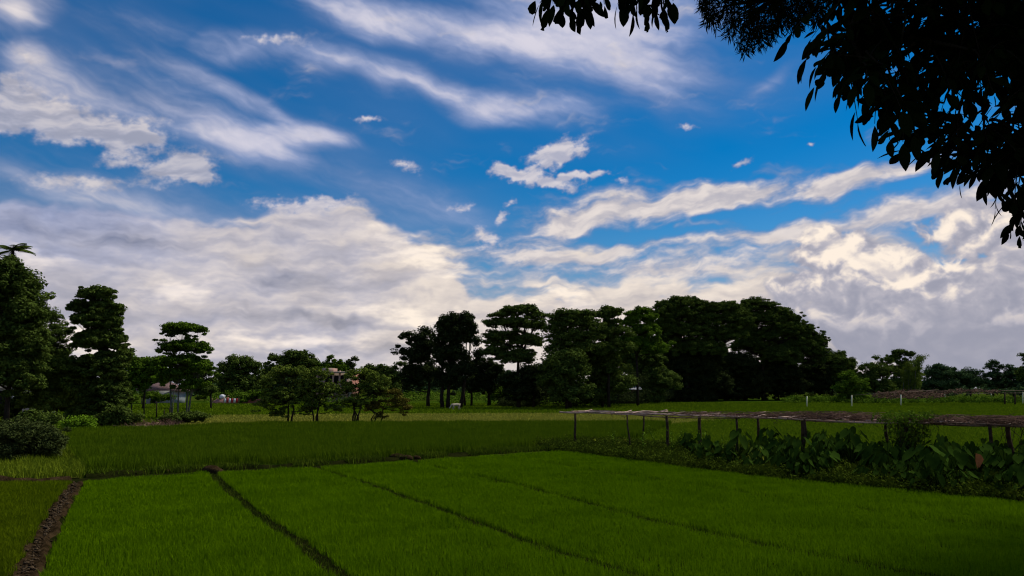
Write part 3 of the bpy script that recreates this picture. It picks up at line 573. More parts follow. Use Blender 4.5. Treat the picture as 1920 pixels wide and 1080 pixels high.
tree('orchard_tree', 'low orchard tree with rusty yellow leaves, rightmost in the field', 'tree', (702, 795), [(725, 738, 34, 16), (745, 755, 30, 15), (700, 765, 30, 14), (765, 765, 12, 10), (715, 778, 18, 6)], stems=[-5, 2, 8], leaf=.15, csize=.24, flat=.5, per=26, cover=.5, lm='leaf_rust', seed=24, fill=.25, LZ=1.1, tr=.045, fork=.4, bend=.25)

# ------------------------------------------------------------------ the grove
GR = 'trees of the dark grove'
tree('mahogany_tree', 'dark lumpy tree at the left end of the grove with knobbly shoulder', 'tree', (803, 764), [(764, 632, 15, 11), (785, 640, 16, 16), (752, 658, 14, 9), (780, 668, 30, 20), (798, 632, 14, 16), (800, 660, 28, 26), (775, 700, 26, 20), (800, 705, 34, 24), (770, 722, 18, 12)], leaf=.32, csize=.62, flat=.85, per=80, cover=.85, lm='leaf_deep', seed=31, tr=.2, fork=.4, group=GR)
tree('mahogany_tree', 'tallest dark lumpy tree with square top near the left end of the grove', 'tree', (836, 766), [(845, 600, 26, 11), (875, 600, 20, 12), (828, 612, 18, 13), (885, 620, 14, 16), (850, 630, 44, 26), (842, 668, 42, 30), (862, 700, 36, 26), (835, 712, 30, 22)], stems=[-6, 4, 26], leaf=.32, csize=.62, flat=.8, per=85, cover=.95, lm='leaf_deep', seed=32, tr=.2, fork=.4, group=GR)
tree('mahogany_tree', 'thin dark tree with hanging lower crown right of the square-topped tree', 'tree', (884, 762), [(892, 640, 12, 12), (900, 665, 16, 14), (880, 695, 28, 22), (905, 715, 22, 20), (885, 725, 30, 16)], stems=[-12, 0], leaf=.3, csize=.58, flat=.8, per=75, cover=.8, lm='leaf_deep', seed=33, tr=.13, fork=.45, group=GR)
tree('rain_tree', 'airy layered tree with sky showing through, fourth from the left end of the grove', 'tree', (972, 766), [(968, 580, 32, 8), (990, 578, 20, 6), (940, 590, 24, 8), (1008, 592, 20, 8), (925, 606, 20, 10), (965, 606, 42, 12), (1000, 612, 30, 10), (945, 632, 36, 12), (985, 640, 38, 16), (918, 634, 14, 12), (930, 660, 30, 14), (970, 672, 44, 20)], leaf=.3, csize=.55, flat=.42, per=62, cover=.95, lm='leaf_dark', seed=34, tr=.2, fork=.5, fill=.3, LZ=1.2, group=GR)
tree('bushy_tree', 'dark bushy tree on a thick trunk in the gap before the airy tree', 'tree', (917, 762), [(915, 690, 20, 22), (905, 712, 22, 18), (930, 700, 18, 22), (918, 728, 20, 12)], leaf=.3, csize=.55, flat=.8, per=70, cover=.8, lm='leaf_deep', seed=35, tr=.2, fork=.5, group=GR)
tree('rain_tree', 'layered tree with long level top, left of the domed rain tree', 'tree', (1068, 767), [(1068, 588, 34, 7), (1042, 596, 20, 8), (1100, 590, 28, 7), (1060, 606, 36, 10), (1100, 612, 34, 10), (1085, 632, 52, 14), (1040, 625, 24, 12), (1050, 650, 40, 18), (1100, 655, 46, 18)], leaf=.3, csize=.62, flat=.5, per=62, cover=.95, lm='leaf_dark', seed=36, tr=.2, fork=.5, fill=.55, LZ=1.35, group=GR)
tree('rain_tree', 'layered tree with small raised umbrella top in the middle of the grove', 'tree', (1142, 766), [(1143, 580, 22, 6), (1130, 588, 24, 6), (1160, 585, 14, 5), (1140, 605, 20, 8), (1160, 622, 30, 12), (1130, 630, 36, 14), (1150, 655, 50, 18)], leaf=.3, csize=.62, flat=.5, per=62, cover=.95, lm='leaf_dark', seed=37, tr=.16, fork=.55, fill=.55, LZ=1.35, group=GR)
tree('rain_tree', 'fresher green layered tree with ragged top touching the domed rain tree', 'tree', (1196, 762), [(1182, 588, 14, 6), (1202, 584, 18, 6), (1218, 598, 20, 8), (1180, 608, 24, 10), (1210, 620, 34, 12), (1188, 642, 38, 16), (1222, 655, 34, 14)], leaf=.3, csize=.62, flat=.5, per=62, cover=1.15, lm='leaf_mid', seed=38, tr=.16, fork=.5, fill=.55, LZ=1.35, group=GR)
tree('rain_tree', 'great domed rain tree with spreading limbs at the centre of the grove', 'tree', (1290, 753), [(1278, 564, 34, 8), (1252, 574, 30, 8), (1305, 570, 28, 8), (1232, 588, 26, 8), (1335, 578, 36, 9), (1365, 572, 24, 6), (1385, 585, 22, 8), (1392, 605, 26, 12), (1272, 590, 50, 10), (1320, 600, 46, 12), (1370, 596, 36, 14), (1250, 610, 40, 10), (1290, 622, 60, 12), (1360, 628, 44, 18), (1245, 640, 36, 12), (1310, 655, 60, 20)], leaf=.32, csize=.62, flat=.5, per=62, cover=.95, lm='leaf_dark', seed=39, tr=.35, fork=.42, fill=.55, LZ=1.35, group=GR)
tree('rain_tree', 'great rain tree whose crown slopes down at the right end of the grove', 'tree', (1432, 751), [(1412, 567, 24, 7), (1438, 574, 28, 8), (1395, 578, 20, 8), (1398, 598, 26, 12), (1395, 622, 30, 12), (1462, 586, 28, 10), (1486, 602, 24, 12), (1430, 598, 44, 12), (1508, 618, 22, 13), (1470, 620, 44, 16), (1528, 638, 20, 13), (1500, 650, 40, 22), (1430, 632, 40, 12), (1541, 634, 10, 6), (1535, 665, 22, 24), (1460, 668, 50, 24), (1405, 650, 40, 14)], leaf=.32, csize=.62, flat=.5, per=62, cover=.95, lm='leaf_dark', seed=40, tr=.35, fork=.42, fill=.55, LZ=1.35, group=GR)
for k, (bx_, by_, lb, lab, mt) in enumerate([
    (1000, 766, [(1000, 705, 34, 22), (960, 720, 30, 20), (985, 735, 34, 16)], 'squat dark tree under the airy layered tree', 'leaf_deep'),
    (945, 762, [(948, 735, 26, 14), (935, 745, 20, 10), (962, 748, 20, 9)], 'small brighter green tree in the gap between the grove trunks', 'leaf_mid'),
    (1062, 768, [(1060, 672, 44, 14), (1060, 690, 50, 20), (1045, 715, 40, 20), (1070, 738, 46, 20)], 'low dark tree filling the grove beneath the level-topped tree', 'leaf_dark'),
    (1130, 765, [(1120, 670, 50, 14), (1128, 690, 46, 22), (1150, 720, 46, 20), (1115, 740, 44, 18)], 'low dark tree filling the grove beneath the raised umbrella top', 'leaf_dark'),
    (1215, 757, [(1200, 668, 50, 16), (1205, 690, 44, 22), (1230, 715, 50, 24), (1200, 742, 50, 18)], 'low tree with faint green highlights left of the great domed trunk', 'leaf_dark'),
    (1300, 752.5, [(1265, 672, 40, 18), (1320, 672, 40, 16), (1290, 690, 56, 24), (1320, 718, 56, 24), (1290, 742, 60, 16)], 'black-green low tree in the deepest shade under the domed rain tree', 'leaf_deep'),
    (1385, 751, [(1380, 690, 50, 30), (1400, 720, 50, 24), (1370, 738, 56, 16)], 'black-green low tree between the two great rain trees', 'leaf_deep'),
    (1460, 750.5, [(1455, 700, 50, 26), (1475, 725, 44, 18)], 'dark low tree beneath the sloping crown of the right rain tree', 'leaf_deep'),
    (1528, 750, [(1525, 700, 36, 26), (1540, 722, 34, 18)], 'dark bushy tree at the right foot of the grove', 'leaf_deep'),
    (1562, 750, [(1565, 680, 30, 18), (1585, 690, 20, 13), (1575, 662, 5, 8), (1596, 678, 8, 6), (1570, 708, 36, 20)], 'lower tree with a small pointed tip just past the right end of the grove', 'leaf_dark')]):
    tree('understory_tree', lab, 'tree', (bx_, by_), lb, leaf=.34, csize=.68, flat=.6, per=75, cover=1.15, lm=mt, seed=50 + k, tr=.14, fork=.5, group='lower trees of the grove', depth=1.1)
# thin trunks seen against the light under the grove
# ------------------------------------------------------------------ the tree line behind, left of the grove
FT = 'far trees behind the fields'
far = [
    ('leafy tree with two rounded tops just right of the umbrella tree, far behind', (440, 752), [(448, 678, 28, 11), (425, 690, 26, 12), (470, 690, 24, 11), (435, 712, 40, 20), (470, 718, 36, 20), (440, 735, 50, 14)], 'leaf_dark', .9, .7),
    ('rounded brownish tree behind the leftmost orchard tree', (552, 751), [(560, 668, 32, 10), (535, 680, 26, 12), (508, 676, 14, 10), (575, 685, 26, 16), (510, 700, 24, 18), (555, 705, 44, 20), (500, 722, 28, 16)], 'leaf_dark', 1.0, .7),
    ('pale green tree with spiky twigs above the brick house', (628, 751), [(612, 690, 22, 10), (640, 692, 26, 12), (622, 672, 6, 9), (598, 685, 8, 9), (636, 680, 9, 7), (622, 700, 26, 6)], 'leaf_mid', .85, .5),
    ('thin sparse tree with small tuft top behind the brick house', (657, 751), [(657, 682, 15, 9), (667, 674, 5, 7), (648, 690, 8, 6), (660, 705, 18, 12)], 'leaf_gray', .55, .5),
    ('round-topped tree between the brick house and the grove', (705, 752), [(702, 690, 22, 7), (728, 694, 16, 8), (700, 705, 30, 14), (735, 710, 26, 14), (710, 728, 50, 16)], 'leaf_dark', .95, .7),
    ('tiny flat-topped umbrella tree peeping out left of the grove', (752, 752), [(750, 683, 14, 3), (765, 686, 8, 3), (742, 690, 9, 3)], 'leaf_dark', .8, .45),
    ('soft green bushy tree low beside the left end of the grove', (775, 750), [(770, 712, 30, 14), (800, 722, 28, 14), (760, 730, 40, 14)], 'leaf_haze_tint', 1.0, .8),
    ('low tree seen between the first grove trunks', (860, 748), [(850, 722, 36, 14), (890, 728, 34, 12)], 'leaf_haze_tint', 1.0, .8),
    ('haze-tinted low tree behind the airy layered tree of the grove', (960, 748), [(950, 712, 40, 16), (1000, 716, 40, 18)], 'leaf_haze_tint', 1.0, .8),
    ('broad tree behind the orchard, lower than its neighbours', (540, 752), [(548, 722, 34, 16), (525, 732, 34, 14)], 'leaf_haze_tint', .95, .7),
    ('light green bushes beneath the far trees left of the orchard', (480, 758), [(485, 742, 28, 10), (455, 746, 22, 8)], 'leaf_mid', .9, .5),
    ('bright leafy tree at the near right foot of the grove', (1598, 756), [(1592, 708, 20, 11), (1610, 722, 26, 14), (1580, 730, 22, 12), (1600, 742, 30, 8)], 'leaf_mid', 1.0, .6),
    ('dark green round tree right of the grove beside the bright leafy one', (1640, 752), [(1632, 690, 24, 10), (1650, 700, 26, 14), (1620, 712, 30, 16), (1650, 728, 36, 14)], 'leaf_dark', 1.0, .6),
    ('tree with one small tuft top rising left of the arching umbrella tree', (1655, 750), [(1644, 671, 7, 4), (1662, 678, 14, 7), (1668, 695, 20, 12)], 'leaf_dark', .9, .5),
    ('umbrella tree with arching open crown on the right horizon', (1692, 748), [(1690, 660, 20, 3), (1706, 664, 10, 4), (1676, 667, 10, 4), (1668, 675, 10, 5), (1692, 684, 16, 8), (1700, 700, 26, 14), (1680, 722, 34, 16)], 'leaf_dark', .8, .45),
    ('far rounded tree with smooth top in the middle of the right horizon', (1768, 745), [(1762, 690, 22, 6), (1780, 694, 18, 7), (1745, 698, 16, 7), (1768, 706, 36, 14), (1760, 722, 44, 12)], 'leaf_haze_tint', 1.0, .9),
    ('far low tree to the left of the sparse round-headed tree', (1820, 745), [(1818, 700, 22, 8), (1800, 708, 26, 9), (1830, 718, 36, 12)], 'leaf_haze_tint', 1.0, .9),
    ('far sparse tree with a round broken head near the right edge', (1864, 745), [(1864, 681, 14, 5), (1856, 688, 10, 5), (1874, 688, 9, 5), (1864, 706, 24, 10), (1880, 720, 32, 12)], 'leaf_haze_tint', .7, .6),
    ('far tree with two small crowns next to the right edge', (1900, 745), [(1892, 690, 8, 5), (1908, 694, 14, 6), (1900, 706, 26, 12), (1915, 722, 34, 12)], 'leaf_haze_tint', .9, .8),
    ('taller tree just entering the picture at the right edge', (1936, 746), [(1926, 668, 12, 8), (1940, 680, 24, 12), (1936, 705, 34, 18)], 'leaf_dark', .9, .7)]
for k, (lab, b_, lb, mt, cov_, cs) in enumerate(far):
    tree('distant_tree', lab, 'tree', b_, lb, leaf=.5 if cs > .6 else .36, csize=cs * 1.15, flat=.6, per=46, cover=cov_ * .9, lm=mt, seed=80 + k, tr=.16, fork=.5, group=FT, depth=.9)
# bamboo
def bamboo(name, label, base, tips, seed, mt='leaf_olive'):
    rng = np.random.RandomState(seed); B = at(*base); o = empty(name, B, label, 'bamboo'); sc = B.y / FPX; c = MB(); P_ = []
    for (tx, ty, r) in tips:
        for q in range(7):
            e = np.array(pt(tx + rng.normal(0, r * .5), ty + rng.normal(0, r * .6), B.y + rng.normal(0, 1.2)) - B); s = np.array([rng.normal(0, .8), rng.normal(0, .8), 0]); m_ = s + (e - s) * np.array([.25, .25, .68])
            c.tube([s, (s + m_) / 2, m_, e], [.07, .06, .045, .012], 4)
            for t in rng.uniform(.25, 1.0, 16):
                a = s + (m_ - s) * t / .6 if t < .6 else m_ + (e - m_) * (t - .6) / .4; P_.append(a + rng.normal(0, .25, 3))
    cen = np.array(P_); C, dd, ti = clumps(cen, np.full(len(cen), .55), .8, 26, rng); V, Q = leaf_quads(C, .34, rng, aspect=.28, up=.5, out=dd, droop=.4)
    c.build('culms', M['bark_pale'], o); mesh('crown', V, Q, None, M[mt], o, np.repeat(ti, 4)); return o
bamboo('bamboo_clump', 'yellowish feathery bamboo clump with tips leaning right on the horizon', (1712, 750), [(1726, 672, 6), (1732, 668, 5), (1710, 688, 12), (1700, 705, 12), (1722, 700, 10)], 131)
# a wood that closes the view far behind
rng = np.random.RandomState(140); n = 900; a = rng.uniform(math.radians(-62), math.radians(62), n); R = rng.uniform(215, 300, n)
cen = np.stack([np.sin(a) * R, np.cos(a) * R, rng.uniform(.3, 1, n) * (3.4 + 1.6 * fbm(a * 20, a * 0, 1.0, 3, .6, 301)) * R / 250], 1); cen[:, 1] = np.maximum(cen[:, 1], 60)
C, dd, ti = clumps(cen, rng.uniform(1.8, 3.2, n), .7, 90, rng); C = C[C[:, 2] > 0]; ti = np.random.RandomState(1).rand(len(C)); V, Q = leaf_quads(C, .9, rng)
tag(mesh('far_wood', V, Q, None, M['leaf_haze_tint'], None, np.repeat(ti, 4)), 'low haze-tinted green wood closing the far horizon', None, None, 'stuff')
# undergrowth at the foot of the grove
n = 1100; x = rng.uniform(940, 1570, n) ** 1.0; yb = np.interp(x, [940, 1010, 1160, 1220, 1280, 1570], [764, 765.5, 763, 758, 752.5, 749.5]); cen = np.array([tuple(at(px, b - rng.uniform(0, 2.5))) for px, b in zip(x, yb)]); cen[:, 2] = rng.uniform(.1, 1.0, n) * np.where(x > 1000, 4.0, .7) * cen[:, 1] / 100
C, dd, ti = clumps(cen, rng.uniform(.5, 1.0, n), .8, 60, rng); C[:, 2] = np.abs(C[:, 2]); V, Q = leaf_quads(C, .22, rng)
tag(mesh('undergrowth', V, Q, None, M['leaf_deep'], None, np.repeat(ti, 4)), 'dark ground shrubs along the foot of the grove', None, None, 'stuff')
n = 200; x = np.concatenate([rng.uniform(380, 760, 120), rng.uniform(760, 960, 80)]); cen = np.array([tuple(at(px, rng.uniform(750, 758))) for px in x]); cen[:, 2] = rng.uniform(.2, 1.2, n) * np.where((x > 580) & (x < 655), .6, 1.3)
C, dd, ti = clumps(cen, rng.uniform(.7, 1.4, n), .7, 50, rng); C[:, 2] = np.abs(C[:, 2]); V, Q = leaf_quads(C, .3, rng)
tag(mesh('undergrowth', V, Q, None, M['leaf_mid'], None, np.repeat(ti, 4)), 'green thicket along the far edge of the pasture behind the orchard', None, None, 'stuff')

# ------------------------------------------------------------------ bamboo trellis on the right
TH = 1.28
def cane(P_, r, rng, wob=.02, n=6, k=9):
    """one bamboo culm with swollen nodes and a slight sag"""
    a, b = np.array(P_[0], float), np.array(P_[-1], float); pts = []; rad = []; L_ = np.linalg.norm(b - a); m = max(6, int(L_ / .3)) * 2; o1, o2 = rng.normal(0, wob, 3), rng.normal(0, wob, 3)
    for i in range(m + 1):
        t = i / m; pts.append(a + (b - a) * t + o1 * math.sin(math.pi * t) + o2 * math.sin(2 * math.pi * t)); rad.append(r * (1.18 if i % 2 == 0 else .95) * (1 - .25 * t))
    return pts, rad, n
def trellis(name, label, a, b, wdt, th, pf, pb, seed, pr=.045, cr=.027, nl=5, nc=26, mp='post', mc='cane', ends=.5, group=None, npost=6):
    rng = np.random.RandomState(seed); a = np.array(a[:2]); b = np.array(b[:2]); L_ = np.linalg.norm(b - a); d = (b - a) / L_; nrm = np.array([-d[1], d[0]])
    if nrm[1] < 0: nrm = -nrm
    o = empty(name, (a[0], a[1], 0), label, 'trellis', group); P = lambda u, v, z: (d[0] * u + nrm[0] * v, d[1] * u + nrm[1] * v, z)
    def part(nm, pts, rad, n, mt): w = MB(); w.tube(pts, rad, n); w.build(nm, M[mt], o, smooth=True)
    for row, v in ((pf, .04), (pb, wdt - .05)):
        for u in row:
            lx, ly = rng.normal(0, .075, 2); rr = pr * rng.uniform(.65, 1.45)
            part('post', [P(u + lx, v + ly, -.15), P(u + lx * .6 + rng.normal(0, .012), v, th * .35), P(u + rng.normal(0, .012), v, th * .7), P(u, v, th + rng.uniform(-.01, .05))], [rr * 1.1, rr, rr * .95, rr * .9], npost, mp)
    for k in range(nl):                                    # long canes, lapped
        v = wdt * k / (nl - 1); u = -ends
        while u < L_:
            l = rng.uniform(2.6, 4.6); z = th + rng.uniform(-.015, .035) + (.0 if k else .005)
            part('cane', *cane([P(u, v + rng.normal(0, .03), z), P(min(u + l, L_ + ends), v + rng.normal(0, .05), z + rng.normal(0, .025))], cr * rng.uniform(.8, 1.25), rng), mc if rng.rand() < .75 else 'cane_dark'); u += l * .88
    for k in range(nc):
        u = L_ * (k + rng.uniform(.1, .9)) / nc; e = rng.uniform(.1, .5)
        part('cane', *cane([P(u, -.08 - e * .3, th + .04 + rng.uniform(-.01, .02)), P(u + rng.normal(0, .5), wdt + e * .6, th + .05 + rng.uniform(-.02, .05))], cr * rng.uniform(.6, .9), rng), mc if rng.rand() < .6 else 'cane_dark')
    return o, P, L_, d, nrm
A0 = at(1068, 774, TH); A1 = at(2040, 803, TH); L0 = (A1 - A0).length; dd_ = (A1 - A0).normalized()
def along_px(px):                                          # distance along the front edge at which that column is met
    q = (px - 960) / FPX / CP; lo, hi = 0, L0
    for _ in range(40):
        m = (lo + hi) / 2; p = A0 + dd_ * m
        if p.x / p.y < (px - 960) / FPX * 1.0: lo = m
        else: hi = m
    return lo
pf = [along_px(x) for x in (1076, 1172, 1245, 1374, 1500, 1686, 1842, 1985)]; pb = [along_px(x) + .8 for x in (1125, 1225, 1330, 1410, 1560, 1780)]
tr_, TP, TL, td, tn = trellis('bamboo_trellis', 'long low bamboo trellis on thin posts above the taro row', A0, A1, 1.55, TH, pf, pb, 401, nl=5, nc=24)
TO = np.array([A0.x, A0.y, 0.0])
rng = np.random.RandomState(402); 
for (u, du, v, z0, z1) in ((7.1, .55, .5, 0, .12), (3.2, .5, .9, 0, .10), (4.4, .7, 1.2, 0, .05), (10.0, .4, .2, .0, .06), (5.6, .5, .4, 0.0, .05)):
    w = MB(); w.tube([TP(u, v, TH + .05 + z0), TP(u + du, v + .1, TH + .07 + z1)], [.018, .013], 5); w.build('loose_stick', M['cane'], tr_, smooth=True)
def tangle(name, label, spans, n, seed, mt, hgt, o=None, kind=None, cat='dry vine', hang=0.0, rr=(.003, .008), ln=(.4, 1.3)):
    """heaped thin stems lying over the trellis; spans = (u0, u1, weight, height)"""
    rng = np.random.RandomState(seed); w = MB(); W_ = np.array([s[2] for s in spans], float); W_ /= W_.sum()
    for _ in range(n):
        s = spans[rng.choice(len(spans), p=W_)]; u = rng.uniform(s[0], s[1]); v = rng.uniform(-.05, 1.6); c = math.sin(math.pi * (u - s[0]) / (s[1] - s[0])) ** .4; z = TH + .05 + abs(rng.normal(0, .45)) * s[3] * c
        a = rng.uniform(0, 2 * math.pi); l = rng.uniform(*ln); p = []; x = np.array([u, v, z])
        for i in range(6):
            p.append(TP(*x)); a += rng.normal(0, .6); x = x + np.array([math.cos(a), math.sin(a) * .8, rng.normal(0, .3)]) * l / 5; x[2] = np.clip(x[2], TH + .03 - (hang * rng.rand() if rng.rand() < .3 else 0), TH + .08 + s[3]); x[1] = np.clip(x[1], -.12, 1.65)
        w.tube(np.array(p) + TO, rng.uniform(*rr), 3, cap=False)
    x = w.build(name, M[mt], o); return tag(x, label, cat, None, kind)
U = along_px
tangle('dry_vine', 'brown dead vines heaped over the middle and right of the trellis', [(U(1250), U(1420), .5, .05), (U(1370), U(1640), 1.6, .10), (U(1500), U(1600), .6, .15), (U(1640), U(1760), .4, .06), (U(1720), U(1790), .7, .12), (U(1820), U(1900), .9, .13), (U(1880), U(2030), 1.2, .12)], 1500, 403, 'dry_vine', .2, hang=.12)
# dead strands that hang from it
rng = np.random.RandomState(404); w = MB()
for px, k, l0 in [(x, 1, rng.uniform(.4, 1.0)) for x in rng.uniform(1860, 1960, 26)] + [(x, 1, rng.uniform(.05, .25)) for x in rng.uniform(1080, 1850, 46)] + [(1718, 1, .95), (1425, 1, .2), (1394, 1, .5)]:
    u = U(px); v = rng.uniform(0, 1.0); p = []; x = np.array([u, v, TH])
    for i in range(7): p.append(TP(*x)); x = x + np.array([rng.normal(0, .05), rng.normal(0, .04), -l0 / 6])
    w.tube(np.array(p) + TO, [.009, .008, .007, .006, .006, .005, .003], 4)
tag(w.build('hanging_vine', M['post']), 'thin dead vine strands hanging below the trellis, thickest at its right end', 'dry vine')
# the live creeper that covers one post
rng = np.random.RandomState(405); w = MB(); P_ = []
for _ in range(70):
    u = U(1686) + rng.normal(0, .30); v = rng.normal(.15, .25); x = np.array([u, v, TH + .12]); p = []; l = rng.uniform(.4, 1.25)
    for i in range(8): p.append(TP(*x)); x = x + np.array([rng.normal(0, .045) + (U(1686) - x[0]) * .06, rng.normal(0, .04), -l / 7]); P_.append(TP(*(x + rng.normal(0, .03, 3))))
    w.tube(np.array(p) + TO, .005, 3)
top = np.stack([rng.normal(U(1682), .33, 420), rng.normal(.3, .4, 420), TH + .06 + np.abs(rng.normal(0, .09, 420))], 1)
cv = empty('climbing_vine', TO + np.array(TP(U(1686), 0, 0)), 'leafy green creeper cascading over one trellis post', 'vine'); org = np.array(TP(U(1686), 0, 0)) + TO
w.build('stems', M['post'], cv, origin=org)
C = np.concatenate([np.array([p for p in P_ if rng.rand() < .75]), np.array([TP(*t) for t in top])]) + TO; C = np.repeat(C, 4, 0) + rng.normal(0, .045, (len(C) * 4, 3)); V, Q = leaf_quads(C, .065, rng, aspect=.7, droop=.3)
mesh('leaves', V, Q, None, M['leaf_mid'], cv, np.repeat(rng.rand(len(C)) * .7, 4), origin=org)

# ------------------------------------------------------------------ weeds and taro in the strip under the trellis
SP_ = [g2(1045, 849), g2(1120, 857), g2(1260, 877), g2(1480, 905), g2(1700, 925), g2(1920, 946), g2(2250, 979), g2(2300, 905), g2(1850, 880), g2(1500, 858), g2(1300, 842), g2(1150, 832), g2(1060, 828), g2(1000, 838)]
sheet('weedy_strip', SP_, 0.022, 'bed_soil')
X, Y = scatter(SP_, 330, rg, lambda X, Y: (np.abs(X) < .7 * Y + 3) & (fbm(X, Y, 1.0, 3, .6, 271) > -.35))
tag(blades('strip_weeds', X, Y, .24, .024, 'weed_dark', rg, .7, 0, patch, lambda x, y: 1 + 1.0 * fbm(x, y, .9, 3, .6, 272)), 'rank weeds covering the strip under the trellis', None, None, 'stuff')
rng = np.random.RandomState(407); X, Y = scatter(SP_, 26, rng, lambda X, Y: (np.abs(X) < .7 * Y + 3)); cen = np.stack([X, Y, rng.uniform(.02, .22, len(X))], 1)
C, dd, ti = clumps(cen, rng.uniform(.10, .26, len(cen)), .8, 42, rng); C[:, 2] = np.abs(C[:, 2]) + .01; V, Q = leaf_quads(C, .07, rng, aspect=.6)
tag(mesh('ground_cover', V, Q, None, M['weed_dark'], None, np.repeat(ti, 4)), 'low broad-leaved ground cover spilling along the edge of the strip', None, None, 'stuff')
def taro_mesh(rng, nl, h, ls):
    """stems and heart-shaped drooping leaves of one plant"""
    st = MB(); lf = MB(); tint = []
    for k in range(nl):
        a = 2 * math.pi * k / nl + rng.normal(0, .35); r = rng.uniform(.10, .42) * h; z = h * rng.uniform(.45, 1.0); d = np.array([math.cos(a), math.sin(a), 0]); top = d * r + np.array([0, 0, z])
        st.tube([(0, 0, 0), d * r * .3 + (0, 0, z * .5), d * r * .75 + (0, 0, z * .9), top], [.014, .011, .009, .006], 5)
        L_ = ls * rng.uniform(.65, 1.15); wd = L_ * rng.uniform(.36, .46); tilt = rng.uniform(.55, 1.4); f = d * math.cos(tilt) - np.array([0, 0, math.sin(tilt)]); s = np.cross(d, (0, 0, 1.)); s = s * math.cos(q := rng.normal(0, .3)) + np.array([0, 0, math.sin(q)]); nn = np.cross(s, f)
        V = []; prof = [(-.28, .28), (-.22, .62), (-.05, .88), (.12, 1.0), (.32, .92), (.52, .70), (.72, .42), (.88, .16), (1.0, .0)]
        for t, w_ in prof:
            c = top + f * t * L_ - nn * (-.10) * L_ * t * t * (1 if t > 0 else 0); inner = .14 * wd if t < -.1 else 0
            for sg in (-1, 0, 1):
                if sg == 0: V.append(c if t > -.1 else top + f * (-.02) * L_)
                else: V.append(c + s * sg * w_ * wd + nn * .16 * wd * w_ + rng.normal(0, .006, 3))
        n = len(prof); Q = []
        for i in range(n - 1): Q += [(3 * i, 3 * i + 1, 3 * i + 4, 3 * i + 3), (3 * i + 1, 3 * i + 2, 3 * i + 5, 3 * i + 4)]
        lf.add(V, Q); tint += [rng.rand()] * len(V)
    return st, lf, tint
rng = np.random.RandomState(408); protos = []
for k in range(7):
    st, lf, ti = taro_mesh(rng, rng.randint(10, 15), rng.uniform(.75, 1.05), rng.uniform(.27, .40)); protos.append((st, lf, ti))
proto_obj = {}
def plant(k, x, y, s, rz, label, group, mt='leaf_taro', name='taro_plant', cat='taro plant'):
    o = empty(name, (x, y, 0), label, cat, group); o.rotation_euler = (0, 0, rz); o.scale = (s, s, s); key = (k, mt)
    if key not in proto_obj: st, lf, ti = protos[k]; proto_obj[key] = (st.build('stems', M['leaf_taro'], o), lf.build('leaves', M[mt], o, tint=ti, smooth=True))
    else:
        for c in proto_obj[key]: q = c.copy(); COL.objects.link(q); q.parent = o
    return o
spots = []
def base_px(px, f):                                        # f = 0 front edge of the strip, 1 back edge
    fr = np.interp(px, [1045, 1260, 1480, 1700, 1920, 2250], [849, 877, 905, 925, 946, 979]); bk = np.interp(px, [1060, 1300, 1500, 1850, 2300], [828, 842, 858, 880, 905]); return at(px, fr + (bk - fr) * f)
for px in np.arange(1268, 2120, 15):
    for _ in range(2 if px > 1390 else 1):
        f = rng.uniform(.06, .95); p = base_px(px + rng.uniform(-9, 9), f); spots.append((p.x, p.y, px, f))
TG = 'taro plants crowded under the trellis'
WHERE = ((1374, 'left of the fourth trellis post'), (1440, 'just right of the fourth trellis post'), (1505, 'beside the fifth trellis post'), (1570, 'just right of the fifth trellis post'), (1640, 'left of the green creeper'), (1735, 'below the green creeper'), (1800, 'right of the green creeper'), (1870, 'around the leaning post near the right edge'), (1940, 'below the hanging dead strands at the right edge'), (9999, 'at its far right end'))
for i, (x, y, px, f) in enumerate(spots):
    s = rng.uniform(.72, 1.08) * (.78 if f < .35 else 1.0) * (1.12 if 1430 < px < 1560 else 1.0) * (.8 if px < 1300 else 1)
    row = 'low taro in the front row ' if f < .4 else ('dark taro in the middle row ' if f < .68 else 'tall taro in the back row ')
    plant(i % 7, x, y, s, rng.uniform(0, 6.28), row + next(t for q, t in WHERE if px < q), TG)
p = base_px(1420, .3); plant(2, p.x, p.y, .8, 1.0, 'taro plant with yellowing leaves near the left part of the row', None, 'leaf_yellow')
for px, f, lab in ((1166, .75, 'small pale leaved weed between the first trellis posts'), (1108, .6, 'tiny pale weed just right of the leftmost trellis post')):
    p = base_px(px, f); plant(4, p.x, p.y, .42, .5, lab, None, 'leaf_yellow', 'leafy_weed', 'weed')
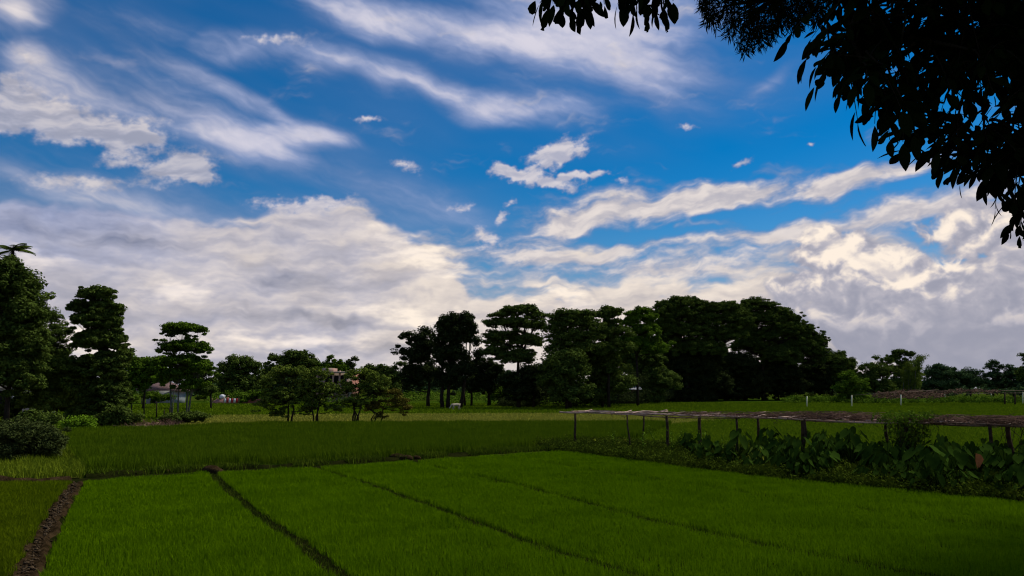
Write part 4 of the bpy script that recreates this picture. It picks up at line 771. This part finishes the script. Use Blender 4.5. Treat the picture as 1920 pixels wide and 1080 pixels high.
# banana-like upright leaves at the left part of the strip
rng = np.random.RandomState(409)
for px, lab in ((1205, 'upright ginger plant between the second and third trellis posts'), (1232, 'upright ginger plant hugging the left side of the third trellis post'), (1262, 'upright ginger plant just right of the third trellis post, before the taro begins'), (1285, 'upright ginger plant beside the first taro of the row'), (1320, 'upright ginger plant rising among the first taros'), (1150, 'upright ginger plant just left of the second trellis post'), (1352, 'upright ginger plant just left of the fourth trellis post')):
    p = base_px(px, rng.uniform(.4, .9)); o = empty('ginger_plant', (p.x, p.y, 0), lab, 'plant', 'upright leafy plants left of the taro'); st = MB(); lf = MB(); ti = []
    for k in range(rng.randint(3, 6)):
        a = rng.uniform(0, 6.28); h = rng.uniform(.5, .85); d = np.array([math.cos(a), math.sin(a), 0]) * rng.uniform(.1, .3); st.tube([(0, 0, 0), d * .4 + (0, 0, h * .5), d + (0, 0, h)], [.012, .009, .005], 5)
        for j in range(7):
            t = .25 + .75 * j / 6; b = d * t + np.array([0, 0, h * t]); aa = a + (j % 2) * math.pi + rng.normal(0, .4); l = rng.uniform(.16, .28); f = np.array([math.cos(aa) * .8, math.sin(aa) * .8, .55]); s_ = np.array([-math.sin(aa), math.cos(aa), 0]) * .028
            lf.add([b, b + f * l * .5 + s_, b + f * l + (0, 0, -.06), b + f * l * .5 - s_], [(0, 1, 2, 3)]); ti += [rng.rand()] * 4
    st.build('stems', M['leaf_mid'], o); lf.build('leaves', M['leaf_mid'], o, tint=ti)
# an orange dead leaf
p = base_px(1838, .35); c = np.array([p.x, p.y, .62]); o = MB()
o.add([c + (-.04, 0, .16), c + (.09, .02, .12), c + (.13, 0, .02), c + (.02, -.02, -.14), c + (-.05, -.03, -.17), c + (-.06, 0, 0)], T=[(0, 1, 5), (1, 2, 5), (2, 3, 5), (3, 4, 5)])
M['orange_leaf'] = mat('orange_leaf', (.45, .14, .04), (.6, .2, .06), 9)
tag(o.build('dead_leaf', M['orange_leaf'], origin=c), 'orange withered leaf caught among the taro on the right', 'leaf')

# ------------------------------------------------------------------ far trellis and vegetable rows on the right
rng = np.random.RandomState(410)
FP = empty('bean_trellis', at(1600, 765), 'distant bamboo trellis with pale posts and dry vines in the far field', 'trellis'); fo = np.array(FP.location)
for px, y0, y1, mt, r in ((1513, 764, 743, 'bamboo_pale', .085), (1597, 764, 741, 'bamboo_pale', .08), (1689, 762, 740, 'bamboo_pale', .085), (1774, 752, 738, 'bamboo_pale', .07), (1679, 753, 738, 'bamboo_pale', .06), (1755, 740, 730, 'post', .08), (1861, 752, 737, 'bamboo_pale', .08), (1884, 760, 735, 'post', .1), (1903, 760, 735, 'post', .1), (1918, 758, 735, 'bamboo_pale', .08), (1948, 760, 736, 'bamboo_pale', .08)):
    b = np.array(at(px, y0)); t = np.array(pt(px - (3 if px in (1774, 1861, 1679) else 0), y1, b[1])); w = MB(); w.tube([b, (b + t) / 2 + rng.normal(0, .02, 3), t], r * np.array([1, .95, .85]), 6); w.build('post', M[mt], FP, origin=fo, smooth=True)
for (xa, ya, xb, yb, Y) in ((1597, 741, 1760, 731, 96), (1700, 733, 1950, 732, 105), (1774, 739, 1870, 737, 110), (1860, 737, 1960, 736, 92)):
    w = MB(); w.tube([pt(xa, ya, Y), pt((xa + xb) / 2, (ya + yb) / 2 + .4, Y), pt(xb, yb, Y)], .025, 5); w.build('cane', M['cane_dark'], FP, origin=fo)
w = MB()
for (x0, x1, y0, y1, n) in ((1640, 1765, 733, 746, 500), (1765, 1870, 730, 736, 200)):
    for _ in range(n):
        px = rng.uniform(x0, x1); t = (px - x0) / (x1 - x0); py = rng.uniform(y0 + 4 * (1 - math.sin(math.pi * t)), y1); Y = rng.uniform(96, 104); p = np.array(pt(px, py, Y)); q = p + rng.normal(0, .5, 3) * np.array([1, 1, .35]); w.tube([p, (p + q) / 2 + rng.normal(0, .1, 3), q], .035, 3, cap=False)
tag(w.build('dry_vine', M['dry_vine']), 'brown tangle of dead vines over the distant trellis', 'dry vine')
CR = []
for (x0, x1, ya, yb, n, h) in ((1468, 1590, 757, 750, 90, .9), (1590, 1770, 758, 752, 80, .7), (1770, 1880, 757, 753, 70, .9), (1880, 2040, 758, 752, 60, .8)):
    for _ in range(n): p = at(rng.uniform(x0, x1), rng.uniform(yb, ya)); CR.append((p.x, p.y, h * rng.uniform(.2, .8)))
cen = np.array(CR); C, dd, ti = clumps(cen, rng.uniform(.35, .75, len(cen)), .8, 60, rng); C[:, 2] = np.abs(C[:, 2]); V, Q = leaf_quads(C, .26, rng, aspect=.7)
tag(mesh('vegetable_rows', V, Q, None, M['leaf_mid'], None, np.repeat(ti, 4)), 'leafy vegetable rows around the pale posts in the far field', None, None, 'stuff')

# ------------------------------------------------------------------ houses and small things on the left
def hut(label, b, wd, dp, hh, seed):
    B = at(*b); o = empty('hut', B, label, 'hut'); w = MB(); w.box((wd * .12, dp / 2, hh / 2), (wd * .66, dp, hh)); w.build('wall', M['plaster'], o)
    w = MB(); w.box((-wd * .04, -.02, hh * .45), (wd * .12, .06, hh * .85)); w.build('doorway', M['dark'], o)
    for x in (-wd * .5, -wd * .28): w = MB(); w.tube([(x, -.4, 0), (x, -.4, hh)], .07, 6); w.build('porch_post', M['wood'], o)
    e = .45; z = hh; x0, x1, y0, y1 = -wd / 2 - e, wd / 2 + e, -.6, dp + e; r0, r1 = -wd * .2, wd * .25; ym = (y0 + y1) / 2; rz = z + 1.15
    mesh('roof', [(x0, y0, z - .05), (x1, y0, z - .05), (x1, y1, z - .05), (x0, y1, z - .05), (r0, ym, rz), (r1, ym, rz)], [(0, 1, 5, 4), (2, 3, 4, 5)], [(1, 2, 5), (3, 0, 4), (0, 3, 2), (0, 2, 1)], M['rust_tin'], o)
    return o
hut('small hut with rusty hipped roof and pale wall behind the thin fence sticks', (290, 757), 6.0, 4, 1.9, 1)
B = at(15, 779); o = empty('farm_house', B, 'pale bluish plastered house half hidden behind the big left tree', 'house'); w = MB(); w.box((-1.2, 2, 1.35), (5.4, 4, 2.7)); w.build('wall', M['plaster'], o)
for x in (-.6, .75): w = MB(); w.box((x, -.012, 1.0), (.7, .03, 2.0)); w.build('door', M['dark'], o)
w = MB(); w.box((-1.2, -.9, 2.78), (6.4, 1.9, .1)); w.box((-1.2, 2.2, 2.95), (6.4, 4.6, .12)); w.build('roof', M['tin'], o)
for x in (-.2, 1.3): w = MB(); w.tube([(x, -1.6, 0), (x, -1.6, 2.72)], .06, 6); w.build('porch_post', M['plaster'], o)
M['pink_plaster'] = mat('pink_plaster', (.40, .24, .18), (.52, .34, .26), 2.0, .9, .05)
B = at(620, 754); o = empty('brick_house', B, 'red brick house with pale posts half hidden by the orchard trees', 'house'); sc = B.y / FPX
w = MB(); w.box((.6 * 1, 3, 2.3), (62 * sc, 6, 4.6)); w.build('wall', M['brick'], o)
w = MB(); w.box((-10 * sc, 2.5, 5.05), (18 * sc, 4, .8)); w.build('upper_wall', M['brick'], o)
for x in (-25, -13, 4, 16, 30): w = MB(); w.box((x * sc, -.25, 2.5), (.28, .28, 5.0)); w.build('pillar', M['pink_plaster'], o)
for x in (-4, 12, 24): w = MB(); w.box((x * sc, -.02, 3.6), (1.1, .1, 1.3)); w.build('window', M['dark'], o)
w = MB(); w.box((4 * sc, -.3, 4.75), (64 * sc, 1.4, .22)); w.build('balcony', M['brick'], o)
w = MB(); w.box((4 * sc, -.35, 2.15), (60 * sc, 1.0, .2)); w.build('ledge', M['pink_plaster'], o)
B = at(458, 758); w = MB(); w.box((0, 0, .35), (5.2, .3, .8)); w.box((-2.4, 0, .82), (.4, .4, .22)); tag(w.build('brick_wall', M['brick']), 'low pinkish brick wall at the far edge of the field', 'wall').location = B
B = at(416, 757); w = MB()
for k in range(46): w.box((rng.normal(0, .75), rng.normal(0, .4), abs(rng.normal(.35, .25))), (.26, .14, .1), rng.uniform(0, 3))
w.ball((0, 0, 0), (1.5, .8, .75), 10, 6); tag(w.build('brick_pile', M['brick']), 'heap of reddish bricks left of the low brick wall', 'brick pile').location = B
w = MB(); w.ball((0, 0, 0), (.42, .35, .34), 12, 8); w.ball((.3, 0, .12), (.16, .16, .14), 8, 6); tag(w.build('white_sack', M['white'], smooth=True), 'white sack lying on top of the reddish brick heap', 'sack').location = (B.x + .05, B.y - .1, 1.0)
B = at(433, 760); o = empty('laundry_line', B, 'red and white cloths hanging on a low line in the far field', 'laundry')
for x in (-1.0, 1.0): w = MB(); w.tube([(x, 0, 0), (x, 0, .95)], .03, 5); w.build('pole', M['wood'], o)
w = MB(); w.tube([(-1, 0, .93), (0, 0, .88), (1, 0, .93)], .012, 4); w.build('cord', M['wood'], o)
for k in range(6): w = MB(); w.box((-.8 + .31 * k, 0, .62), (.24, .03, .52)); w.build('cloth', M['red' if k % 2 else 'white'], o)
for k, (px, y0, y1) in enumerate(((247, 787, 757), (270, 786, 762), (293, 785, 752), (307, 783, 768), (318, 783, 764))):
    b = at(px, y0); t = pt(px + rng.uniform(-1, 1), y1, b.y); w = MB(); w.tube([b, (b + t) / 2 + Vector((.02, 0, 0)), t], [.05, .045, .035], 6)
    tag(w.build('fence_stick', M['bark'], origin=tuple(b), smooth=True), ('leftmost thin stick in the grass before the small hut', 'short stick second from the left before the small hut', 'tallest of the thin sticks before the small hut', 'shortest of the thin sticks, under the flat-topped sapling', 'rightmost thin stick, between the sapling and the tiered umbrella tree')[k], 'fence stick', 'fence sticks in front of the hut')
rng = np.random.RandomState(411); n = 240; w = MB()
for _ in range(n):
    p = at(rng.uniform(228, 340), rng.uniform(796, 806)); q = Vector((rng.normal(0, .35), rng.normal(0, .2), rng.uniform(.1, .5))); w.tube([p, p + q * .5 + Vector((0, 0, .05)), p + q], [.016, .012, .005], 3, cap=False)
tag(w.build('brush_pile', M['dry_vine']), 'brown dry brushwood lying on the bare earth beside the tiered umbrella tree', 'brush pile')
# a shed roof glimpsed in the grove
B = at(1168, 758.5); o = empty('shed', B, 'dark tin-roofed shed deep in the shade of the grove', 'shed'); w = MB(); w.box((0, 1.2, 1.0), (4.6, 2.4, 2.0)); w.build('wall', M['bark'], o)
mesh('roof', [(-2.6, -.4, 2.05), (2.6, -.4, 2.05), (2.6, 2.8, 2.75), (-2.6, 2.8, 2.75), (-2.6, -.4, 1.98), (2.6, -.4, 1.98), (2.6, 2.8, 2.68), (-2.6, 2.8, 2.68)], [(0, 1, 2, 3), (7, 6, 5, 4), (0, 4, 5, 1), (1, 5, 6, 2), (2, 6, 7, 3), (3, 7, 4, 0)], None, M['tin'], o)
# goat grazing at the foot of the grove
def goat(B, rz):
    sk = bpy.data.meshes.new('goat'); 
    J = [((0, 0, .50), .13), ((.16, 0, .51), .135), ((.32, 0, .54), .12), ((-.18, 0, .52), .13), ((-.33, 0, .53), .10), ((.43, 0, .52), .075), ((.52, 0, .40), .06), ((.59, 0, .28), .062), ((.66, 0, .20), .035), ((-.42, 0, .56), .03), ((-.47, 0, .60), .02)]
    E = [(0, 1), (1, 2), (0, 3), (3, 4), (2, 5), (5, 6), (6, 7), (7, 8), (4, 9), (9, 10)]
    for (hx, par) in ((.28, 2), (-.30, 4)):
        for sy in (-.09, .09):
            k = len(J); kx = .0 if hx > 0 else -.05
            J += [((hx, sy, .38), .055), ((hx + (.0 if hx > 0 else .03), sy, .27), .038), ((hx + kx, sy, .19), .026), ((hx + kx * .6, sy, .03), .022)]; E += [(par, k), (k, k + 1), (k + 1, k + 2), (k + 2, k + 3)]
    for sy in (-.07, .07): k = len(J); J += [((.56, sy, .33), .018)]; E += [(7, k)]
    sk.from_pydata([j[0] for j in J], E, []); o = bpy.data.objects.new('goat', sk); COL.objects.link(o); m = o.modifiers.new('Skin', 'SKIN'); sk.skin_vertices[0].data[0].use_root = True
    for i, j in enumerate(J): sk.skin_vertices[0].data[i].radius = (j[1], j[1])
    s = o.modifiers.new('Sub', 'SUBSURF'); s.levels = 1; s.render_levels = 1
    M['goat'] = mat('goat', (.30, .25, .18), (.45, .39, .30), 6, .95, .05); sk.materials.append(M['goat']); o.location = B; o.rotation_euler = (0, 0, rz); o.scale = (1.15,) * 3; return tag(o, 'cream coloured goat grazing at the foot of the dark grove', 'goat')
goat(at(855, 770), math.radians(215))

# ------------------------------------------------------------------ the tree the photograph is taken under
def proj(P_):                                              # picture coordinates of points, used to keep the crown's hanging edge where it is
    P_ = np.asarray(P_, float) - np.array([0, 0, EYE]); dep = P_[:, 1] * CP + P_[:, 2] * SP; up = -P_[:, 1] * SP + P_[:, 2] * CP; dep = np.where(dep < .05, 1e-3, dep)
    return 960 + FPX * P_[:, 0] / dep, 540 - FPX * up / dep, dep > .06
rng = np.random.RandomState(500)
EDGE = [(1500, -60), (1560, 60), (1500, 85), (1530, 150), (1590, 190), (1625, 240), (1680, 285), (1740, 300), (1775, 345), (1830, 352), (1868, 360), (1900, 440), (1990, 450), (2400, 520), (2400, -400), (1500, -400)]
FEA = [(1310, -80), (1318, 50), (1372, 72), (1392, 102), (1432, 84), (1470, 60), (1540, 40), (1620, -80)]
TB = Vector((4.7, 3.7, 0)); NT_ = empty('overhanging_tree', TB, 'large dark broad-leaved tree overhanging the viewer from the right', 'tree'); tb = np.array(TB)
wood = MB()
crook = np.array([4.45, 3.6, 3.0])
wood.tube([tb + (0, 0, -.1), tb + (-.05, .02, 1.0), tb + (-.15, -.05, 2.0), crook], [.34, .27, .23, .21], 14)
wood.tube([crook, (4.2, 3.3, 4.2), (3.6, 2.6, 5.4), (3.0, 1.4, 6.6)], [.19, .15, .11, .06], 10)
wood.tube([crook, (4.9, 3.0, 4.2), (5.6, 2.0, 5.6), (6.2, 1.0, 6.8)], [.17, .13, .10, .05], 10)
L1 = [crook, np.array(pt(2010, 250, 3.75)), np.array(pt(1900, 90, 3.8)), np.array(pt(1850, -60, 3.7)), np.array(pt(1700, -260, 3.4)), np.array(pt(1400, -330, 3.2)), np.array(pt(1080, -230, 3.1))]
wood.tube(L1, [.15, .11, .085, .065, .045, .028, .012], 9)
L2 = [crook, np.array(pt(2030, 330, 3.7)), np.array(pt(1960, 330, 3.6)), np.array(pt(1880, 300, 3.6)), np.array(pt(1800, 290, 3.6))]
wood.tube(L2, [.10, .06, .035, .02, .01], 7)
L3 = [np.array(L1[2]), np.array(pt(1780, 90, 3.5)), np.array(pt(1650, 60, 3.4)), np.array(pt(1560, 70, 3.3))]
wood.tube(L3, [.05, .032, .02, .008], 6)
limbs = [np.array([a + (b - a) * t for a, b in zip(l[:-1], l[1:]) for t in (0, .33, .66)]) for l in (L1[1:], L2[1:], L3)]; limbs = np.concatenate(limbs)
LV, LQ, LT, nL = [], [], [], 0
prof = [(0, .04), (.12, .45), (.3, .88), (.5, 1.0), (.7, .82), (.87, .45), (1.0, .02)]
def leaf(base, d, n, L_, w_, eaten=False):
    """one lance-shaped leaf folded along its midrib and drooping; some have chewed ends"""
    global nL
    d = d / np.linalg.norm(d); n = n - d * np.dot(n, d); n /= np.linalg.norm(n) + 1e-9; s = np.cross(d, n); V = []; cut = rng.uniform(.55, .85) if eaten else 2; cv = rng.uniform(.05, .22)
    for t, w in prof:
        tt = t
        if t > cut: tt = cut + rng.uniform(-.06, .06); w = rng.uniform(.15, .6)
        c = base + d * L_ * (tt + .08) - n * L_ * cv * tt * tt; h = w_ * w
        V += [c + s * h + n * h * .25, c, c - s * h + n * h * .25]
    k = len(prof); LV.append(np.array(V)); LQ.append(np.array([q for i in range(k - 1) for q in ((3 * i, 3 * i + 1, 3 * i + 4, 3 * i + 3), (3 * i + 1, 3 * i + 2, 3 * i + 5, 3 * i + 4))]) + nL); nL += 3 * k
def spray(end, start, nl, L_, wood=wood, eaten=.25, thick=.006):
    """a twig from start to end with alternate leaves hanging off it"""
    end = np.array(end, float); start = np.array(start, float); m = (start + end) / 2 + np.array([0, 0, .05]) + rng.normal(0, .015, 3); ts = np.linspace(0, 1, 6); P_ = [(1 - t) ** 2 * start + 2 * t * (1 - t) * m + t * t * end for t in ts]; wood.tube(P_, np.linspace(thick, .0015, 6), 4, cap=False)
    ax = (end - start) / np.linalg.norm(end - start)
    for i in range(nl):
        t = .22 + .78 * i / max(nl - 1, 1); b = (1 - t) ** 2 * start + 2 * t * (1 - t) * m + t * t * end; tn = ax + (2 * t - 1) * .3 * np.array([0, 0, -1]); side = np.cross(tn, (0, 0, 1.)); side /= np.linalg.norm(side) + 1e-9
        sg = 1 if i % 2 else -1; d = tn * rng.uniform(.1, 1.0) + side * sg * rng.uniform(.4, 1.3) + np.array([0, 0, rng.uniform(-1.1, .15)]); 
        if i == nl - 1: d = tn + np.array([0, 0, -.5])
        leaf(b, d, np.array([0, 0, 1.]) + rng.normal(0, .45, 3), L_ * rng.uniform(.7, 1.15), L_ * rng.uniform(.15, .225), rng.rand() < eaten)
def drop(px, py, Y, l=.34, nl=9, L_=.115, back=None):
    e = np.array(pt(px, py, Y)); k = limbs[np.argmin(np.linalg.norm(limbs - e, axis=1))]; v = k - e; v /= np.linalg.norm(v) + 1e-9; s = e + (v * .8 + rng.normal(0, .25, 3) + np.array([.15, 0, .25])) * l
    spray(e, s, nl, L_)
    return s
# twigs filling the hanging mass
cnt = 0
while cnt < 1000:
    px = rng.uniform(1500, 2300); py = rng.uniform(-300, 470)
    if not inpoly(np.array([px]), np.array([py]), EDGE)[0]: continue
    if px < 1950 and py > 0 and fbm(np.array([px * .012]), np.array([py * .012]), 1.0, 2, .5, 511)[0] > .22: continue
    s = drop(px, py - 20, rng.uniform(3.0, 4.3), rng.uniform(.22, .42), rng.randint(7, 11), rng.uniform(.075, .125)); cnt += 1
    if cnt % 7 == 0:
        k = limbs[np.argmin(np.linalg.norm(limbs - s, axis=1))]; wood.tube([k, (k + s) / 2 + rng.normal(0, .04, 3), s], [.014, .01, .006], 5, cap=False)
# the recognisable sprays along the edge
for (px, py, Y, l, nl, L_) in ((1478, 72, 3.2, .30, 9, .11), (1510, 118, 3.2, .28, 9, .11), (1528, 160, 3.3, .26, 8, .11), (1575, 175, 3.4, .28, 8, .10), (1608, 225, 3.4, .30, 8, .13), (1640, 232, 3.5, .26, 8, .12), (1668, 262, 3.4, .26, 7, .11), (1690, 285, 3.5, .25, 7, .12),
        (1735, 285, 3.6, .24, 7, .12), (1770, 320, 3.6, .24, 7, .10), (1800, 345, 3.6, .22, 7, .10), (1848, 350, 3.6, .24, 8, .12), (1866, 392, 3.7, .20, 9, .07), (1880, 370, 3.7, .2, 9, .07), (1890, 430, 3.7, .2, 10, .08), (1912, 440, 3.7, .2, 10, .08), (1935, 455, 3.7, .2, 10, .08), (1905, 395, 3.6, .22, 9, .08)):
    drop(px, py, Y, l, nl, L_)
wood.tube([L2[-2], pt(1895, 360, 3.65), pt(1915, 400, 3.68)], [.014, .01, .005], 5)
for (px, py, dx) in ((1012, 6, 90), (1028, 14, 60), (1050, 14, 40), (1074, 22, 20), (1090, 18, 10), (1104, 10, -10), (1125, 0, 0), (1062, 0, 0), (1085, 0, 0), (1158, 8, 40), (1172, 14, 30), (1196, 8, 20), (1215, 10, 0), (1232, 24, 0), (1245, 14, -20), (1262, 2, -30), (1200, -5, 0), (1228, -4, 0)):
    e = np.array(pt(px, py, 3.1 + rng.uniform(-.1, .15))); s = np.array(pt(px + dx + rng.normal(0, 10), py - 130, 3.15)); spray(e, s, 11, .10, eaten=.5); spray(e + rng.normal(0, .02, 3), s + rng.normal(0, .05, 3), 8, .09, eaten=.5)
    k = limbs[np.argmin(np.linalg.norm(limbs - s, axis=1))]; wood.tube([k, (k + s) / 2 + np.array([0, 0, .03]), s], [.010, .008, .005], 4, cap=False)
wood.build('trunk', M['bark'], NT_, origin=tb, smooth=True)
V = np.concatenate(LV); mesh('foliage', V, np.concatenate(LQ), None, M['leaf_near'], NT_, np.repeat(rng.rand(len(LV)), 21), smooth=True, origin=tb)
# the rest of the crown, above and behind the camera, which shades the ground in front
n = 5600; c = np.stack([rng.normal(4.6, 3.0, n), rng.normal(3.0, 2.8, n), rng.uniform(3.6, 8.6, n)], 1); x, y, f = proj(c); infr = f & (x > -150) & (x < 2080) & (y > -330) & (c[:, 1] > 0); c = c[~infr & (c[:, 2] > 3.3) & (np.hypot(c[:, 0] - 4.7, c[:, 1] - 3.2) < 4.3)]
C, dd, ti = clumps(c, np.full(len(c), .36), .8, 20, rng); x, y, f = proj(C); bad = f & (x > -60) & (x < 1985) & (y > -70); C = C[~bad]; V, Q = leaf_quads(C, .16, rng, aspect=.42, droop=.4)
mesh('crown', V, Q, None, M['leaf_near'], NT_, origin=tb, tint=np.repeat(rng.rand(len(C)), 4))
# the feathery tree whose branch comes in beside it
FB = Vector((11.6, 9.6, 0)); FT_ = empty('feathery_tree', FB, 'fine feathery-leaved tree whose branch pokes in left of the broad leaves', 'tree'); fb = np.array(FB); fw = MB()
fl = [fb + (0, 0, -.1), fb + (-.1, 0, 2.5), fb + (-.6, -.1, 4.6), fb + (-2.6, -1.6, 5.9), np.array(pt(2050, -260, 6.2)), np.array(pt(1700, -170, 6.0)), np.array(pt(1520, -60, 5.9)), np.array(pt(1420, 20, 5.9))]
fw.tube(fl, [.24, .20, .16, .12, .085, .05, .03, .008], 8)
fw.tube([fl[2], fb + (.3, .4, 6.5), fb + (1.0, .6, 8.6)], [.15, .1, .04], 7)
nodes = np.array([a + (b - a) * t for a, b in zip(fl[2:-1], fl[3:]) for t in (0, .33, .66)]); VV = []; cnt = 0
while cnt < 520:
    px = rng.uniform(1290, 1640); py = rng.uniform(-140, 104)
    if not inpoly(np.array([px]), np.array([py]), FEA)[0]: continue
    cnt += 1; e = np.array(pt(px, py, rng.uniform(5.6, 6.4))); k = nodes[np.argmin(np.linalg.norm(nodes - e, axis=1))]; a = rng.uniform(-2.6, -.6); ax = np.array([math.cos(a), rng.normal(0, .4), math.sin(a)]); ax /= np.linalg.norm(ax); s = e - ax * .10
    fw.tube([s, e], [.002, .001], 3, cap=False)
    if cnt % 4 == 0: fw.tube([k, (k + s) / 2 + rng.normal(0, .05, 3), s], [.010, .006, .002], 4, cap=False)
    for j in range(15):
        t = j / 14; b = s + ax * .12 * t; sd = np.cross(ax, unit(1, rng)[0] * .3 + np.array([0, 1., 0])); sd /= np.linalg.norm(sd); dr = ax * .75 + sd * (1 if j % 2 else -1) * .75 + rng.normal(0, .12, 3) + np.array([0, 0, -.25]); l = .062 * rng.uniform(.7, 1.2); p2 = np.cross(dr, rng.normal(size=3)); p2 = p2 / np.linalg.norm(p2) * .0055
        VV += [b, b + dr * l * .5 + p2, b + dr * l, b + dr * l * .5 - p2]
fw.build('trunk', M['bark'], FT_, origin=fb, smooth=True); V = np.array(VV)
c = np.stack([rng.normal(11.2, 2.3, 1500), rng.normal(9.8, 2.4, 1500), rng.uniform(3.8, 9.5, 1500)], 1); x, y, f = proj(c); c = c[~(f & (x > -100) & (x < 2050) & (y > -200))]  # extra unseen crown, added out of view to shade the near right ground
C, dd, ti = clumps(c, np.full(len(c), .45), .7, 40, rng); x, y, f = proj(C); C = C[~(f & (x > -40) & (x < 1960) & (y > -60))]; V2, Q2 = leaf_quads(C, .14, rng, aspect=.4); V = np.concatenate([V, V2])
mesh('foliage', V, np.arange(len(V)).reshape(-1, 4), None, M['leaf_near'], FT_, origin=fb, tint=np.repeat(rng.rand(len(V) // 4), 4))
